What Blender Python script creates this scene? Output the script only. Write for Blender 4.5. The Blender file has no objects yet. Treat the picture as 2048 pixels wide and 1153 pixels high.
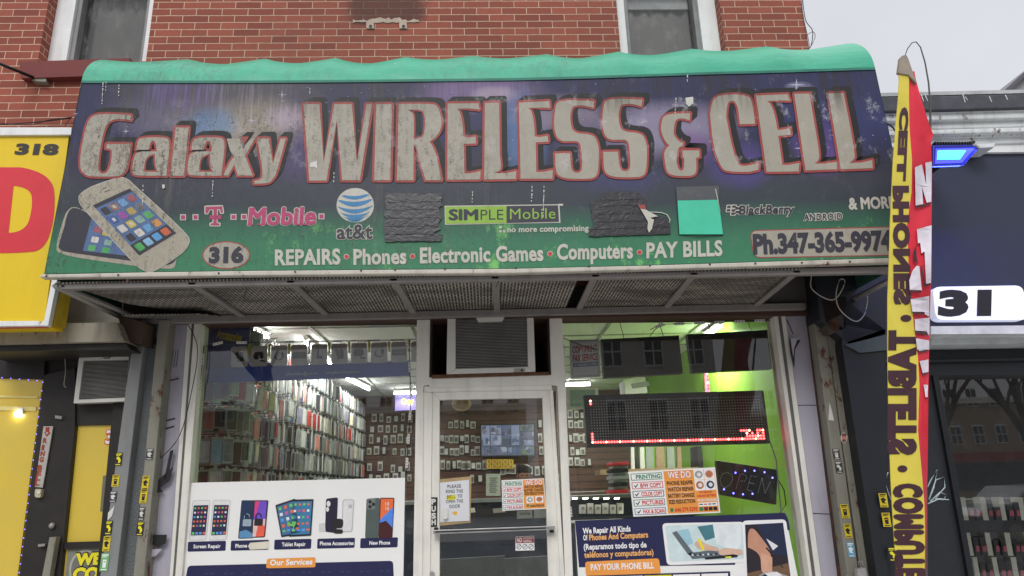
import bpy, bmesh, math, random
from mathutils import Vector, Matrix, noise
from mathutils.geometry import tessellate_polygon
random.seed(7)
SC = bpy.context.scene
COL = SC.collection
R_ = math.radians

# ------------------------------------------------------------------ camera
FPX = 1400.0
CAM = Vector((0.0, -4.8, 1.6))
_p, _y, _r = R_(16.0), R_(2.5), R_(1.85)
F = Vector((math.sin(_y)*math.cos(_p), math.cos(_y)*math.cos(_p), math.sin(_p)))
_r0 = F.cross(Vector((0, 0, 1))).normalized()
_u0 = _r0.cross(F)
U = math.cos(_r)*_u0 + math.sin(_r)*_r0
RT = math.cos(_r)*_r0 - math.sin(_r)*_u0
cd = bpy.data.cameras.new('camera')
cam = bpy.data.objects.new('camera', cd)
COL.objects.link(cam)
cam.matrix_world = Matrix(((RT.x, U.x, -F.x, CAM.x), (RT.y, U.y, -F.y, CAM.y), (RT.z, U.z, -F.z, CAM.z), (0, 0, 0, 1)))
cd.sensor_width = 36.0
cd.lens = FPX/2048*36
cd.clip_start = 0.05
cd.clip_end = 500
SC.camera = cam

# ------------------------------------------------------------------ sky, sun, exposure
W = bpy.data.worlds.new("World"); SC.world = W; W.use_nodes = True
nt = W.node_tree
bg = nt.nodes['Background']
sky = nt.nodes.new('ShaderNodeTexSky'); sky.sky_type = 'NISHITA'; sky.sun_disc = False
sky.sun_elevation = R_(38); sky.sun_rotation = R_(170); sky.dust_density = 4; sky.air_density = 1.0
bg.inputs['Strength'].default_value = 0.1
hs = nt.nodes.new('ShaderNodeHueSaturation'); hs.inputs['Saturation'].default_value = 0.12; hs.inputs['Value'].default_value = 0.35
# cloud cover: soft grey, brighter towards the zenith as an overcast sky is
tc = nt.nodes.new('ShaderNodeTexCoord'); sx = nt.nodes.new('ShaderNodeSeparateXYZ')
rmp = nt.nodes.new('ShaderNodeValToRGB')
rmp.color_ramp.elements[0].position = 0.0; rmp.color_ramp.elements[0].color = (7.4, 7.6, 8.2, 1)
rmp.color_ramp.elements[1].position = 1.0; rmp.color_ramp.elements[1].color = (21.0, 21.0, 21.4, 1)
e = rmp.color_ramp.elements.new(0.6); e.color = (8.2, 8.35, 9.0, 1)
nz = nt.nodes.new('ShaderNodeTexNoise'); nz.inputs['Scale'].default_value = 3.2; nz.inputs['Detail'].default_value = 4
mr = nt.nodes.new('ShaderNodeMapRange'); mr.inputs['To Min'].default_value = 0.85; mr.inputs['To Max'].default_value = 1.14
mulc = nt.nodes.new('ShaderNodeVectorMath'); mulc.operation = 'SCALE'
mx = nt.nodes.new('ShaderNodeMix'); mx.data_type = 'RGBA'; mx.inputs[0].default_value = 0.85
L = nt.links.new
L(tc.outputs['Generated'], sx.inputs[0]); L(sx.outputs['Z'], rmp.inputs[0])
L(tc.outputs['Generated'], nz.inputs['Vector']); L(nz.outputs['Fac'], mr.inputs['Value'])
L(rmp.outputs[0], mulc.inputs[0]); L(mr.outputs[0], mulc.inputs['Scale'])
L(sky.outputs[0], hs.inputs['Color']); L(hs.outputs[0], mx.inputs[6]); L(mulc.outputs[0], mx.inputs[7])
L(mx.outputs[2], bg.inputs['Color'])
sd = bpy.data.lights.new('sun', 'SUN'); sd.energy = 1.5; sd.angle = R_(25); sd.color = (1.0, 0.975, 0.94)
sun = bpy.data.objects.new('sun', sd); COL.objects.link(sun)
sun.rotation_euler = (R_(52), 0, R_(-10))
SC.view_settings.view_transform = 'Standard'; SC.view_settings.look = 'None'
SC.view_settings.exposure = 0.05; SC.view_settings.gamma = 1.0
cy = SC.cycles
cy.max_bounces = 7; cy.diffuse_bounces = 4; cy.glossy_bounces = 3; cy.transparent_max_bounces = 16
cy.sample_clamp_indirect = 4.0; cy.use_denoising = True
cy.caustics_reflective = False; cy.caustics_refractive = False

# ------------------------------------------------------------------ pixel (2048 wide) -> point on a real plane
def ray(x, y): return F*FPX + RT*(x-1024.0) + U*(576.5-y)
def P(x, y, Y): d = ray(x, y); return CAM + d*((Y-CAM.y)/d.y)
def PX(x, y, X): d = ray(x, y); return CAM + d*((X-CAM.x)/d.x)
def PZ(x, y, Z): d = ray(x, y); return CAM + d*((Z-CAM.z)/d.z)

# ------------------------------------------------------------------ materials
def lin(v): v /= 255.0; return v/12.92 if v <= .04045 else ((v+.055)/1.055)**2.4
def c(r, g, b, k=1.12): return tuple(min(.85, lin(v)*k) for v in (r, g, b)) + (1,)
MATS = {}
def new_mat(name):
    m = bpy.data.materials.new(name); m.use_nodes = True
    MATS[name] = m
    return m, m.node_tree, m.node_tree.nodes['Principled BSDF']
def nd(nt, t, **kw):
    n = nt.nodes.new('ShaderNode'+t)
    for k, v in kw.items():
        if k in n.inputs: n.inputs[k].default_value = v
        else: setattr(n, k, v)
    return n
def pos(nt, sc=(1, 1, 1)):
    g = nd(nt, 'NewGeometry'); m = nd(nt, 'Mapping'); m.inputs['Scale'].default_value = sc
    nt.links.new(g.outputs['Position'], m.inputs['Vector']); return m.outputs[0]
def noise_(nt, sc, scale=1, detail=4, rough=.6):
    n = nd(nt, 'TexNoise', Scale=scale, Detail=detail, Roughness=rough)
    nt.links.new(pos(nt, sc), n.inputs['Vector']); return n.outputs['Fac']
def ramp(nt, s, *st):
    r = nd(nt, 'ValToRGB'); el = r.color_ramp.elements
    def col(v): return v if isinstance(v, tuple) else (v, v, v, 1)
    el[0].position, el[0].color = st[0][0], col(st[0][1]); el[1].position, el[1].color = st[1][0], col(st[1][1])
    for p_, v in st[2:]: q = el.new(p_); q.color = col(v)
    nt.links.new(s, r.inputs[0]); return r.outputs[0]
def mixc(nt, f, a, b, mode='MIX'):
    m = nd(nt, 'Mix'); m.data_type = 'RGBA'; m.blend_type = mode
    for i, v in ((0, f), (6, a), (7, b)):
        if hasattr(v, 'links'): nt.links.new(v, m.inputs[i])
        else: m.inputs[i].default_value = v
    return m.outputs[2]
def mth(nt, op, a, b=0.0):
    m = nd(nt, 'Math'); m.operation = op
    for i, v in ((0, a), (1, b)):
        if hasattr(v, 'links'): nt.links.new(v, m.inputs[i])
        else: m.inputs[i].default_value = v
    return m.outputs[0]
def bump(nt, b, h, s=.3, d=.01):
    n = nd(nt, 'Bump', Strength=s, Distance=d); nt.links.new(h, n.inputs['Height']); nt.links.new(n.outputs[0], b.inputs['Normal'])
def M(name, col, rough=.6, metal=0.0, var=.25, scale=6, streak=False, bmp=0.0, bscale=60, spec=.4):
    if name in MATS: return MATS[name]
    m, t, b = new_mat(name)
    f = noise_(t, (1, 1, .18) if streak else (1, 1, 1), scale, 5)
    dk = tuple(v*(1-var) for v in col[:3])+(1,); lt = tuple(min(.9, v*(1+var*.6)) for v in col[:3])+(1,)
    t.links.new(ramp(t, f, (.3, dk), (.7, lt)), b.inputs['Base Color'])
    b.inputs['Roughness'].default_value = rough; b.inputs['Metallic'].default_value = metal
    b.inputs['Specular IOR Level'].default_value = spec
    if bmp: bump(t, b, noise_(t, (1, 1, 1), bscale, 3), bmp)
    return m
def grimy(name, col, rough=.75, var=.1, rust=0.0, dark=.5, scale=3):
    """painted metal or wood with vertical dirt runs and blotches"""
    m, t, b = new_mat(name)
    f = noise_(t, (1, 1, .15), scale*4, 6); g = noise_(t, (1, 1, 1), scale, 6, .7)
    base = mixc(t, ramp(t, g, (.35, 0.0), (.65, 1.0)), tuple(v*(1-var) for v in col[:3])+(1,), col)
    k = mth(t, 'MULTIPLY', ramp(t, f, (.48, 0.0), (.75, dark)), ramp(t, g, (.35, 1.0), (.7, .35)))
    base = mixc(t, k, base, (.06, .052, .042, 1))
    if rust:
        h = noise_(t, (1, 1, .6), 14, 6, .7)
        base = mixc(t, ramp(t, h, (.62-.12*rust, 0.0), (.68-.1*rust, 1.0)), base, (.11, .035, .014, 1))
    t.links.new(base, b.inputs['Base Color']); b.inputs['Roughness'].default_value = rough
    bump(t, b, g, .25, .004)
    return m
def emit(name, col, s):
    m, t, b = new_mat(name)
    b.inputs['Base Color'].default_value = (.02, .02, .02, 1)
    b.inputs['Emission Color'].default_value = tuple(col)+(1,); b.inputs['Emission Strength'].default_value = s
    return m

def glass_mat(name, tint=(.93, .96, .95, 1), dirt=.035, ior=1.75):
    m, t, b = new_mat(name); t.nodes.remove(b); out = t.nodes['Material Output']
    tr = nd(t, 'BsdfTransparent'); tr.inputs[0].default_value = tint
    gl = nd(t, 'BsdfGlossy', Roughness=.012); gl.inputs[0].default_value = (1, 1, 1, 1)
    fr = nd(t, 'Fresnel', IOR=ior)
    df = nd(t, 'BsdfDiffuse'); df.inputs[0].default_value = (.5, .5, .48, 1)
    m1 = nd(t, 'MixShader'); m2 = nd(t, 'MixShader')
    t.links.new(fr.outputs[0], m1.inputs[0]); t.links.new(tr.outputs[0], m1.inputs[1]); t.links.new(gl.outputs[0], m1.inputs[2])
    f = ramp(t, noise_(t, (1, 1, .5), 9, 8, .8), (.5, .2*dirt), (.8, 3*dirt))  # patchy diffuse film: dirt, and on the shop panes also a painted hazy veil
    t.links.new(f, m2.inputs[0]); t.links.new(m1.outputs[0], m2.inputs[1]); t.links.new(df.outputs[0], m2.inputs[2])
    t.links.new(m2.outputs[0], out.inputs[0]); return m

# ------------------------------------------------------------------ mesh collector
ORG = {}
class G:
    def __init__(s): s.v = []; s.f = []; s.mi = []; s.mats = []; s.sm = []
    def m(s, mat):
        if mat not in s.mats: s.mats.append(mat)
        return s.mats.index(mat)
    def add(s, pts, faces, mat, smooth=False):
        o = len(s.v); i = s.m(mat); s.v += [Vector(p) for p in pts]
        for f in faces: s.f.append([o+k for k in f]); s.mi.append(i); s.sm.append(smooth)
        return s
    def box(s, x0, x1, y0, y1, z0, z1, mat):
        p = [(x, y, z) for x in (x0, x1) for y in (y0, y1) for z in (z0, z1)]
        return s.add(p, [(0, 1, 3, 2), (4, 6, 7, 5), (0, 4, 5, 1), (2, 3, 7, 6), (0, 2, 6, 4), (1, 5, 7, 3)], mat)
    def prism3(s, pts, d, mat):
        """closed solid: polygon (3d points) swept by vector d"""
        n = len(pts); pts = [Vector(p) for p in pts]; d = Vector(d)
        tri = tessellate_polygon([pts])
        fs = [list(t) for t in tri] + [[n+k for k in reversed(t)] for t in tri]
        fs += [(i, (i+1) % n, n+(i+1) % n, n+i) for i in range(n)]
        return s.add(pts+[p+d for p in pts], fs, mat)
    def pr(s, px, Y0, Y1, mat):
        return s.prism3([P(x, y, Y0) for x, y in px], (0, Y1-Y0, 0), mat)
    def flat(s, px, Y, mat, holes=()):
        loops = [[P(x, y, Y) for x, y in px]]+[[P(x, y, Y) for x, y in h] for h in holes]
        return s.add([p for l in loops for p in l], tessellate_polygon(loops), mat)
    def tube(s, pts, r, mat, n=6, smooth=True):
        pts = [Vector(p) for p in pts]; vs = []; fs = []
        rr = r if isinstance(r, (list, tuple)) else [r]*len(pts)
        for i, p in enumerate(pts):
            t = (pts[min(i+1, len(pts)-1)]-pts[max(i-1, 0)]).normalized()
            a = t.cross(Vector((0, 0, 1)) if abs(t.z) < .9 else Vector((1, 0, 0))).normalized(); b = t.cross(a)
            for k in range(n):
                an = 2*math.pi*k/n; vs.append(p+(a*math.cos(an)+b*math.sin(an))*rr[i])
        for i in range(len(pts)-1):
            for k in range(n): fs.append((i*n+k, i*n+(k+1) % n, (i+1)*n+(k+1) % n, (i+1)*n+k))
        fs += [tuple(range(n))[::-1], tuple(range((len(pts)-1)*n, len(pts)*n))]
        return s.add(vs, fs, mat, smooth)
    def ball(s, ctr, r, mat, n=10, sc=(1, 1, 1)):
        vs = []; fs = []; m_ = n//2+1; ctr = Vector(ctr)
        for i in range(m_+1):
            th = math.pi*i/m_
            for k in range(n):
                ph = 2*math.pi*k/n
                vs.append(ctr+Vector((r*sc[0]*math.sin(th)*math.cos(ph), r*sc[1]*math.sin(th)*math.sin(ph), r*sc[2]*math.cos(th))))
        for i in range(m_):
            for k in range(n): fs.append((i*n+k, (i+1)*n+k, (i+1)*n+(k+1) % n, i*n+(k+1) % n))
        return s.add(vs, fs, mat, True)
    def text(s, body, p0, p1, pt, Y, mat, bold=0.0, sp=1.0, plane=P, fit=True):
        xtra = 0
        if bold > 0 and 'M' in body: xtra = bold; bold = 0.0      # the M breaks up when its outline is offset: thicken it with shifted copies
        vs, fs, isl, w, cap = text_mesh(body, bold, sp)
        A, B, T = plane(p0[0], p0[1], Y), plane(p1[0], p1[1], Y), plane(pt[0], pt[1], Y)
        ex, ey = (B-A)/w, (T-A)/cap
        nrm = ex.cross(ey).normalized()
        if nrm.dot(CAM-A) < 0: nrm = -nrm
        if xtra:
            for q in range(8): s.add([A+ex*(x+math.cos(q*.785)*xtra)+ey*(y+math.sin(q*.785)*xtra)+nrm*(.00004*(k % 3)-.00009*(q+1)) for (x, y), k in zip(vs, isl)], fs, mat)
        return s.add([A+ex*x+ey*y+nrm*(.00012*(k % 3)) for (x, y), k in zip(vs, isl)], fs, mat)
    def build(s, name, parent=None, bevel=0.0, label=None):
        loc = Vector((0, 0, 0))
        if parent is not None: loc = ORG[parent.name]
        elif s.v:
            xs = [p.x for p in s.v]; ys = [p.y for p in s.v]; zs = [p.z for p in s.v]
            loc = Vector(((min(xs)+max(xs))/2, (min(ys)+max(ys))/2, min(zs)))
        me = bpy.data.meshes.new(name); me.from_pydata([p-loc for p in s.v], [], s.f)
        for mt in s.mats: me.materials.append(mt)
        me.polygons.foreach_set('material_index', s.mi); me.polygons.foreach_set('use_smooth', s.sm)
        me.update()
        bm = bmesh.new(); bm.from_mesh(me); bmesh.ops.recalc_face_normals(bm, faces=bm.faces); 
        if any('glass' in mt.name for mt in s.mats):          # single panes face the street, so their fresnel is right
            for f_ in bm.faces:
                if f_.normal.dot(CAM-(loc+f_.calc_center_median())) < 0: f_.normal_flip()
        bm.to_mesh(me); bm.free()
        o = bpy.data.objects.new(name, me); COL.objects.link(o)
        if parent is None: o.location = loc
        else: o.parent = parent
        ORG[o.name] = loc
        if bevel:
            b = o.modifiers.new('bevel', 'BEVEL'); b.width = bevel; b.segments = 2; b.limit_method = 'ANGLE'; b.angle_limit = R_(50)
        if label: o['label'] = label
        return o
def tag(o, label, cat, group=None):
    o['label'] = label; o['category'] = cat
    if group: o['group'] = group
    return o
def struct(o): o['kind'] = 'structure'; return o
def thing(name, label, cat, loc, group=None):
    o = bpy.data.objects.new(name, None); COL.objects.link(o); o.location = loc; o.empty_display_size = .1
    ORG[o.name] = Vector(loc); return tag(o, label, cat, group)

_tc = {}
def text_mesh(body, bold, sp):
    k = (body, bold, sp)
    if k in _tc: return _tc[k]
    cu = bpy.data.curves.new('t', 'FONT'); cu.body = body; cu.offset = bold; cu.space_character = sp
    cu.resolution_u = 3; cu.fill_mode = 'FRONT'
    o = bpy.data.objects.new('t', cu); COL.objects.link(o)
    me = bpy.data.meshes.new_from_object(o.evaluated_get(bpy.context.evaluated_depsgraph_get()))
    vs = [(v.co.x, v.co.y) for v in me.vertices]; fs = [tuple(p.vertices) for p in me.polygons]
    bpy.data.objects.remove(o); bpy.data.curves.remove(cu); bpy.data.meshes.remove(me)
    par = list(range(len(vs)))
    def find(a):
        while par[a] != a: par[a] = par[par[a]]; a = par[a]
        return a
    for f in fs:
        for a in f[1:]: par[find(f[0])] = find(a)
    root = {}
    for i in range(len(vs)): root.setdefault(find(i), []).append(i)
    order = sorted(root.values(), key=lambda l: min(vs[i][0] for i in l)); isl = [0]*len(vs)
    for n_, l in enumerate(order):
        for i in l: isl[i] = n_
    x0 = min(v[0] for v in vs)+bold; x1 = max(v[0] for v in vs)-bold
    vs = [(x-x0, y) for x, y in vs]
    _tc[k] = (vs, fs, isl, x1-x0, .682)
    return _tc[k]
def chaikin(pts):
    """corner-cut the control points marked smooth (third value 1)"""
    q = [(p[0], p[1], len(p) > 2) for p in pts]
    for _ in range(3):
        r = []; n = len(q)
        for i, (x, y, s_) in enumerate(q):
            if not s_: r.append((x, y, False)); continue
            a, b = q[i-1], q[(i+1) % n]; ka = .25 if a[2] else .5; kb = .25 if b[2] else .5
            r.append((x+(a[0]-x)*ka, y+(a[1]-y)*ka, True)); r.append((x+(b[0]-x)*kb, y+(b[1]-y)*kb, True))
        q = r
    out = []
    for x, y, _ in q:
        if not out or abs(out[-1][0]-x)+abs(out[-1][1]-y) > .25: out.append((x, y))
    return out
def area(l): return sum(l[i-1][0]*l[i][1]-l[i][0]*l[i-1][1] for i in range(len(l)))/2
def offset(l, r):
    """grow a closed outline by r (negative shrinks), mitres clamped"""
    if area(l) < 0: l = l[::-1]
    n = len(l); out = []
    for i in range(n):
        a, b, d = Vector(l[i-1]), Vector(l[i]), Vector(l[(i+1) % n])
        e1, e2 = (b-a).normalized(), (d-b).normalized()
        n1, n2 = Vector((e1.y, -e1.x)), Vector((e2.y, -e2.x))
        h = n1+n2
        if h.length < .2: out += [tuple(b+n1*r), tuple(b+n2*r)]; continue
        h.normalize(); k = max(.45, h.dot(n1))
        if k < .8 and r > 0 and e1.cross(e2) > 0: out += [tuple(b+(n1*.85+h*.35)*r), tuple(b+(n2*.85+h*.35)*r)]
        else: out.append(tuple(b+h*(r/k)))
    return out
def rrect(q, r, n=4):
    """rounded quadrilateral in picture pixels; q = tl, tr, br, bl"""
    out = []
    for i in range(4):
        a, b, d = Vector(q[i-1]), Vector(q[i]), Vector(q[(i+1) % 4])
        u, v = (a-b).normalized()*r, (d-b).normalized()*r
        for k in range(n+1):
            t = k/n; out.append(tuple(b+u*(1-t)**2+v*t*t))
    return out
def quadmap(q):
    """unit square (0,0 top-left .. 1,1 bottom-right) to the pixel quad q = tl, tr, br, bl"""
    tl, tr, br, bl = [Vector(p) for p in q]
    return lambda u, v: tuple(tl*(1-u)*(1-v)+tr*u*(1-v)+br*u*v+bl*(1-u)*v)
def ell(cx, cy, rx, ry, n=24, a0=0.0): return [(cx+rx*math.cos(a0+2*math.pi*i/n), cy+ry*math.sin(a0+2*math.pi*i/n)) for i in range(n)]

# ------------------------------------------------------------------ printed vinyl of the awning
def dirt(t, colr, amt=1.0):
    """weather dirt: vertical runs of fine specks, heavy at the left and along the top, scuffed white at the right"""
    g = nd(t, 'NewGeometry'); s = nd(t, 'SeparateXYZ'); t.links.new(g.outputs['Position'], s.inputs[0])
    X, Z = s.outputs['X'], s.outputs['Z']
    left = ramp(t, mth(t, 'MULTIPLY_ADD', X, .2) if 0 else mth(t, 'MULTIPLY', mth(t, 'ADD', X, 3.0), .2), (.02, 1.0), (.33, .75), (.62, .38), (.72, .12))
    top = ramp(t, mth(t, 'SUBTRACT', Z, 3.0), (.8, 0.0), (1.04, 1.0))
    spk = noise_(t, (1, 1, .6), 38, 3, .8)
    run = noise_(t, (1, 1, .04), 34, 4, .8)
    big = noise_(t, (1, 1, .5), 2.6, 3)
    vo = nd(t, 'TexVoronoi', Scale=85.0); t.links.new(pos(t, (1, 1, .8)), vo.inputs['Vector']); vr = nd(t, 'SeparateColor'); t.links.new(vo.outputs['Color'], vr.inputs[0])
    fine = mth(t, 'MULTIPLY', ramp(t, vo.outputs['Distance'], (.2, 1.0), (.42, 0.0)), ramp(t, vr.outputs[0], (.35, 0.0), (.6, 1.0)))
    a = ramp(t, spk, (.5, 0.0), (.56, 1.0))
    f2 = fine
    r_ = ramp(t, run, (.42, .1), (.62, 1.0))
    zone = mth(t, 'MULTIPLY', left, ramp(t, big, (.35, .35), (.62, 1.0)))
    k = mth(t, 'MULTIPLY', mth(t, 'MULTIPLY', mth(t, 'ADD', mth(t, 'MULTIPLY', a, .75), mth(t, 'MULTIPLY', f2, 1.1)), r_), zone)
    k2 = mth(t, 'MULTIPLY', mth(t, 'MULTIPLY', top, ramp(t, run, (.4, .1), (.58, 1.0))), ramp(t, big, (.35, .2), (.6, 1.0)))
    k = mth(t, 'MAXIMUM', mth(t, 'MULTIPLY', k, 1.0*amt), mth(t, 'MULTIPLY', k2, .8))
    o = mixc(t, k, colr, (.028, .026, .022, 1))
    haze = mth(t, 'MULTIPLY', mth(t, 'MULTIPLY', ramp(t, run, (.5, 0.0), (.68, .45)), left), ramp(t, big, (.45, 0.0), (.6, 1.0)))
    o = mixc(t, mth(t, 'MULTIPLY', haze, .55*amt), o, (.33, .31, .26, 1))
    scz = mth(t, 'SUBTRACT', 1.0, left)
    sc = noise_(t, (1, 1, .8), 6.5, 8, .78)
    sc = mth(t, 'MULTIPLY', mth(t, 'MULTIPLY', ramp(t, sc, (.56, 0.0), (.63, .6)), scz), ramp(t, mth(t, 'SUBTRACT', Z, 3.0), (.42, .06), (.5, .75), (.95, .75), (1.0, .1)))
    return mixc(t, sc, o, (.55, .55, .58, 1))
def printed(name, col, rough=.5, amt=1.0):
    m, t, b = new_mat(name)
    f = noise_(t, (1, 1, 1), 5, 3)
    t.links.new(dirt(t, mixc(t, ramp(t, f, (.3, 0.0), (.7, 1.0)), tuple(v*.88 for v in col[:3])+(1,), col), amt), b.inputs['Base Color'])
    b.inputs['Roughness'].default_value = rough; b.inputs['Specular IOR Level'].default_value = .25
    bump(t, b, noise_(t, (1, 1, 1), 3.0, 3), .25, .02)
    return m
def face_material():
    m, t, b = new_mat('galaxy_vinyl')
    g = nd(t, 'NewGeometry'); s = nd(t, 'SeparateXYZ'); t.links.new(g.outputs['Position'], s.inputs[0]); Z = s.outputs['Z']
    n1 = noise_(t, (1, 1, 1), 1.5, 5, .55); n2 = noise_(t, (1, 1, 1), 2.3, 6, .6)
    zz = mth(t, 'ADD', mth(t, 'SUBTRACT', Z, 2.8), mth(t, 'MULTIPLY', mth(t, 'SUBTRACT', n1, .5), .12))
    band = ramp(t, zz, (.0, c(70, 142, 104, .80)), (.2, c(68, 132, 100, .80)), (.31, c(62, 112, 92, .80)), (.44, c(66, 74, 82, .80)), (.58, c(71, 74, 87, .80)), (.74, c(62, 63, 84, .80)), (.9, c(54, 57, 92, .80)), (1.1, c(58, 60, 98, .80)))
    up = ramp(t, mth(t, 'SUBTRACT', Z, 2.8), (.6, 0.0), (.85, 1.0)); o = band
    rough = mth(t, 'MULTIPLY', mth(t, 'SUBTRACT', n2, .5), 1.5)
    for (px_, py_, rx, rz, col, st_) in ((430, 215, .62, .34, (118, 112, 130), .9), (520, 250, .30, .2, (170, 160, 140), .7), (360, 180, .22, .14, (110, 92, 150), .8), (420, 250, .16, .12, (96, 132, 170), .7), (575, 235, .14, .1, (176, 160, 176), .8), (610, 300, .2, .2, (96, 78, 130), .5), (960, 185, .42, .14, (128, 108, 150), .9), (990, 190, .16, .06, (176, 160, 176), .7), (1045, 265, .16, .3, (96, 124, 168), .8), (1120, 230, .3, .14, (140, 128, 146), .8), (1210, 300, .3, .2, (112, 98, 132), .7), (1340, 255, .42, .2, (150, 142, 166), .8), (1385, 300, .16, .12, (120, 84, 140), .8), (1475, 330, .22, .16, (86, 74, 140), .8), (1530, 200, .14, .07, (84, 84, 190), .8), (1640, 290, .16, .2, (110, 80, 150), .9), (1600, 175, .1, .04, (150, 150, 180), .8), (1700, 230, .5, .3, (56, 62, 110), .6), (1230, 360, .3, .1, (70, 70, 120), .5)):
        pc_ = P(px_, py_, AW); gx = mth(t, 'DIVIDE', mth(t, 'SUBTRACT', s.outputs['X'], pc_.x), rx*1.15); gz = mth(t, 'DIVIDE', mth(t, 'SUBTRACT', Z, pc_.z), rz*1.15)
        r2 = mth(t, 'SUBTRACT', mth(t, 'ADD', mth(t, 'MULTIPLY', gx, gx), mth(t, 'MULTIPLY', gz, gz)), rough)
        o = mixc(t, ramp(t, r2, (.1, st_), (1.1, 0.0)), o, c(*col, .95))
    v = nd(t, 'TexVoronoi', Scale=16.0); t.links.new(pos(t), v.inputs['Vector'])
    st = mth(t, 'MULTIPLY', ramp(t, v.outputs['Distance'], (.025, .9), (.06, 0.0)), up)
    o = mixc(t, st, o, (.6, .6, .66, 1))
    # bright scuffs where the green ink has rubbed off low down
    sc = noise_(t, (1, 1, .55), 5.5, 9, .8); lowz = ramp(t, mth(t, 'SUBTRACT', Z, 2.8), (.02, 1.0), (.3, .55), (.36, 0.0))
    reg = ramp(t, noise_(t, (1, 1, .2), 1.4, 2), (.5, 0.0), (.6, 1.0))
    o = mixc(t, mth(t, 'MULTIPLY', mth(t, 'MULTIPLY', ramp(t, sc, (.56, 0.0), (.62, .9)), lowz), reg), o, c(140, 220, 120, .80))
    t.links.new(dirt(t, o), b.inputs['Base Color']); b.inputs['Roughness'].default_value = .48
    b.inputs['Specular IOR Level'].default_value = .25
    bump(t, b, noise_(t, (1, 1, 1), 3.0, 3), .25, .02)
    return m
AW = -0.9
VF = face_material()
CREAM = printed('print_cream', c(170, 165, 152, .98), amt=1.25); PRED = printed('print_red', c(172, 82, 78, .9)); PBLK = printed('print_shadow', c(46, 47, 50, .8), amt=.4)
PWHT = printed('print_white', c(186, 184, 174), amt=.5); PMAG = printed('print_magenta', c(170, 70, 108), amt=.6); PDK = printed('print_dark', c(58, 58, 68), amt=.4)
PBLU = printed('print_blue', c(72, 128, 172), amt=.6); PLIME = printed('print_lime', c(140, 178, 74), amt=.5); PSLT = printed('print_slate', c(62, 62, 72), amt=.4)
PSIL = printed('print_silver', c(160, 154, 140), amt=1.2); PDOT = printed('print_dot', c(186, 62, 62), amt=.5)
PSCR = printed('print_screen', c(86, 108, 146), amt=.9)

# ------------------------------------------------------------------ road, pavement
asph = M('asphalt', (.05, .05, .052, 1), .85, var=.3, bmp=.4); conc = M('concrete', (.42, .41, .39, 1), .85, var=.2, scale=3, bmp=.3)
g = G(); g.box(-80, 80, -70, 60, -.4, -.15, asph); struct(g.build('road'))
g = G(); g.box(-80, 80, -7.6, .3, -.25, 0, conc); struct(g.build('pavement', bevel=.02))
g = G(); g.box(-80, 80, -60, -19.5, -.25, 0, conc); struct(g.build('pavement', bevel=.02))

# ------------------------------------------------------------------ brick building above the shop
def brick_mat():
    m, t, b = new_mat('brick')
    g = nd(t, 'NewGeometry'); s = nd(t, 'SeparateXYZ'); t.links.new(g.outputs['Position'], s.inputs[0])
    cb = nd(t, 'CombineXYZ'); xx = mth(t, 'ADD', s.outputs['X'], s.outputs['Y'])
    wob = noise_(t, (1, 1, 1), 9, 2)
    t.links.new(mth(t, 'ADD', xx, mth(t, 'MULTIPLY', wob, .006)), cb.inputs[0]); t.links.new(mth(t, 'ADD', s.outputs['Z'], mth(t, 'MULTIPLY', wob, .006)), cb.inputs[1])
    br = nd(t, 'TexBrick'); br.offset = .5; br.squash = 1
    for k, v in (('Scale', 1.0), ('Mortar Size', .0036), ('Mortar Smooth', .3), ('Bias', 0.0), ('Brick Width', .2013), ('Row Height', .0635)): br.inputs[k].default_value = v
    br.inputs['Color1'].default_value = c(158, 84, 66); br.inputs['Color2'].default_value = c(126, 62, 49); br.inputs['Mortar'].default_value = c(208, 182, 160)
    t.links.new(cb.outputs[0], br.inputs['Vector'])
    o = br.outputs['Color']
    o = mixc(t, ramp(t, noise_(t, (1, 1, 1), 22, 6, .7), (.3, 0.4), (.7, 0.0)), o, (.2, .06, .04, 1))
    o = mixc(t, ramp(t, noise_(t, (1, 1, 1), 2.2, 7, .75), (.6, 0.0), (.75, .5)), o, (.05, .035, .03, 1))
    # sooty replaced bricks above the mortar scar, slow colour drift over the wall
    pc_ = P(774, 42, 0); wb = mth(t, 'MULTIPLY', noise_(t, (1, 1, 1), 7, 4), .25)
    gx = mth(t, 'ADD', mth(t, 'ABSOLUTE', mth(t, 'SUBTRACT', s.outputs['X'], pc_.x)), wb); gz = mth(t, 'ADD', mth(t, 'SUBTRACT', s.outputs['Z'], pc_.z), wb)
    mk = mth(t, 'MULTIPLY', ramp(t, gx, (.38, .8), (.46, 0.0)), ramp(t, gz, (.09, 0.0), (.14, 1.0)))
    o = mixc(t, mk, o, (.07, .032, .024, 1))
    o = mixc(t, ramp(t, noise_(t, (.5, 1, .9), .9, 4), (.35, .28), (.6, 0.0)), o, (.12, .055, .045, 1))
    o = mixc(t, ramp(t, noise_(t, (1.5, 1, 1), 11, 8, .8), (.66, 0.0), (.72, .6)), o, c(200, 180, 165))
    t.links.new(o, b.inputs['Base Color']); b.inputs['Roughness'].default_value = .85
    h = mth(t, 'ADD', mth(t, 'MULTIPLY', br.outputs['Fac'], -1.0), mth(t, 'MULTIPLY', noise_(t, (1, 1, 1), 40, 4), .35))
    bump(t, b, h, .55, .006); return m
BR = brick_mat()
WWH = grimy('white_paint', c(222, 224, 224), .5, dark=.35); DGL = M('dark_opening', (.03, .03, .033, 1), .6)
STONE = grimy('painted_sill', c(112, 48, 46), .7, dark=.5)
bt = thing('brick_building', 'red brick upper storey with pale mortar and two white framed windows above the awning', 'building', (0, 0, 0))
tops = 6.6
XL, XR = -9.0, P(1612, 60, 0).x
wl0, wl1 = P(103, 0, 0).x-.0, P(300, 60, 0).x
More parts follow.
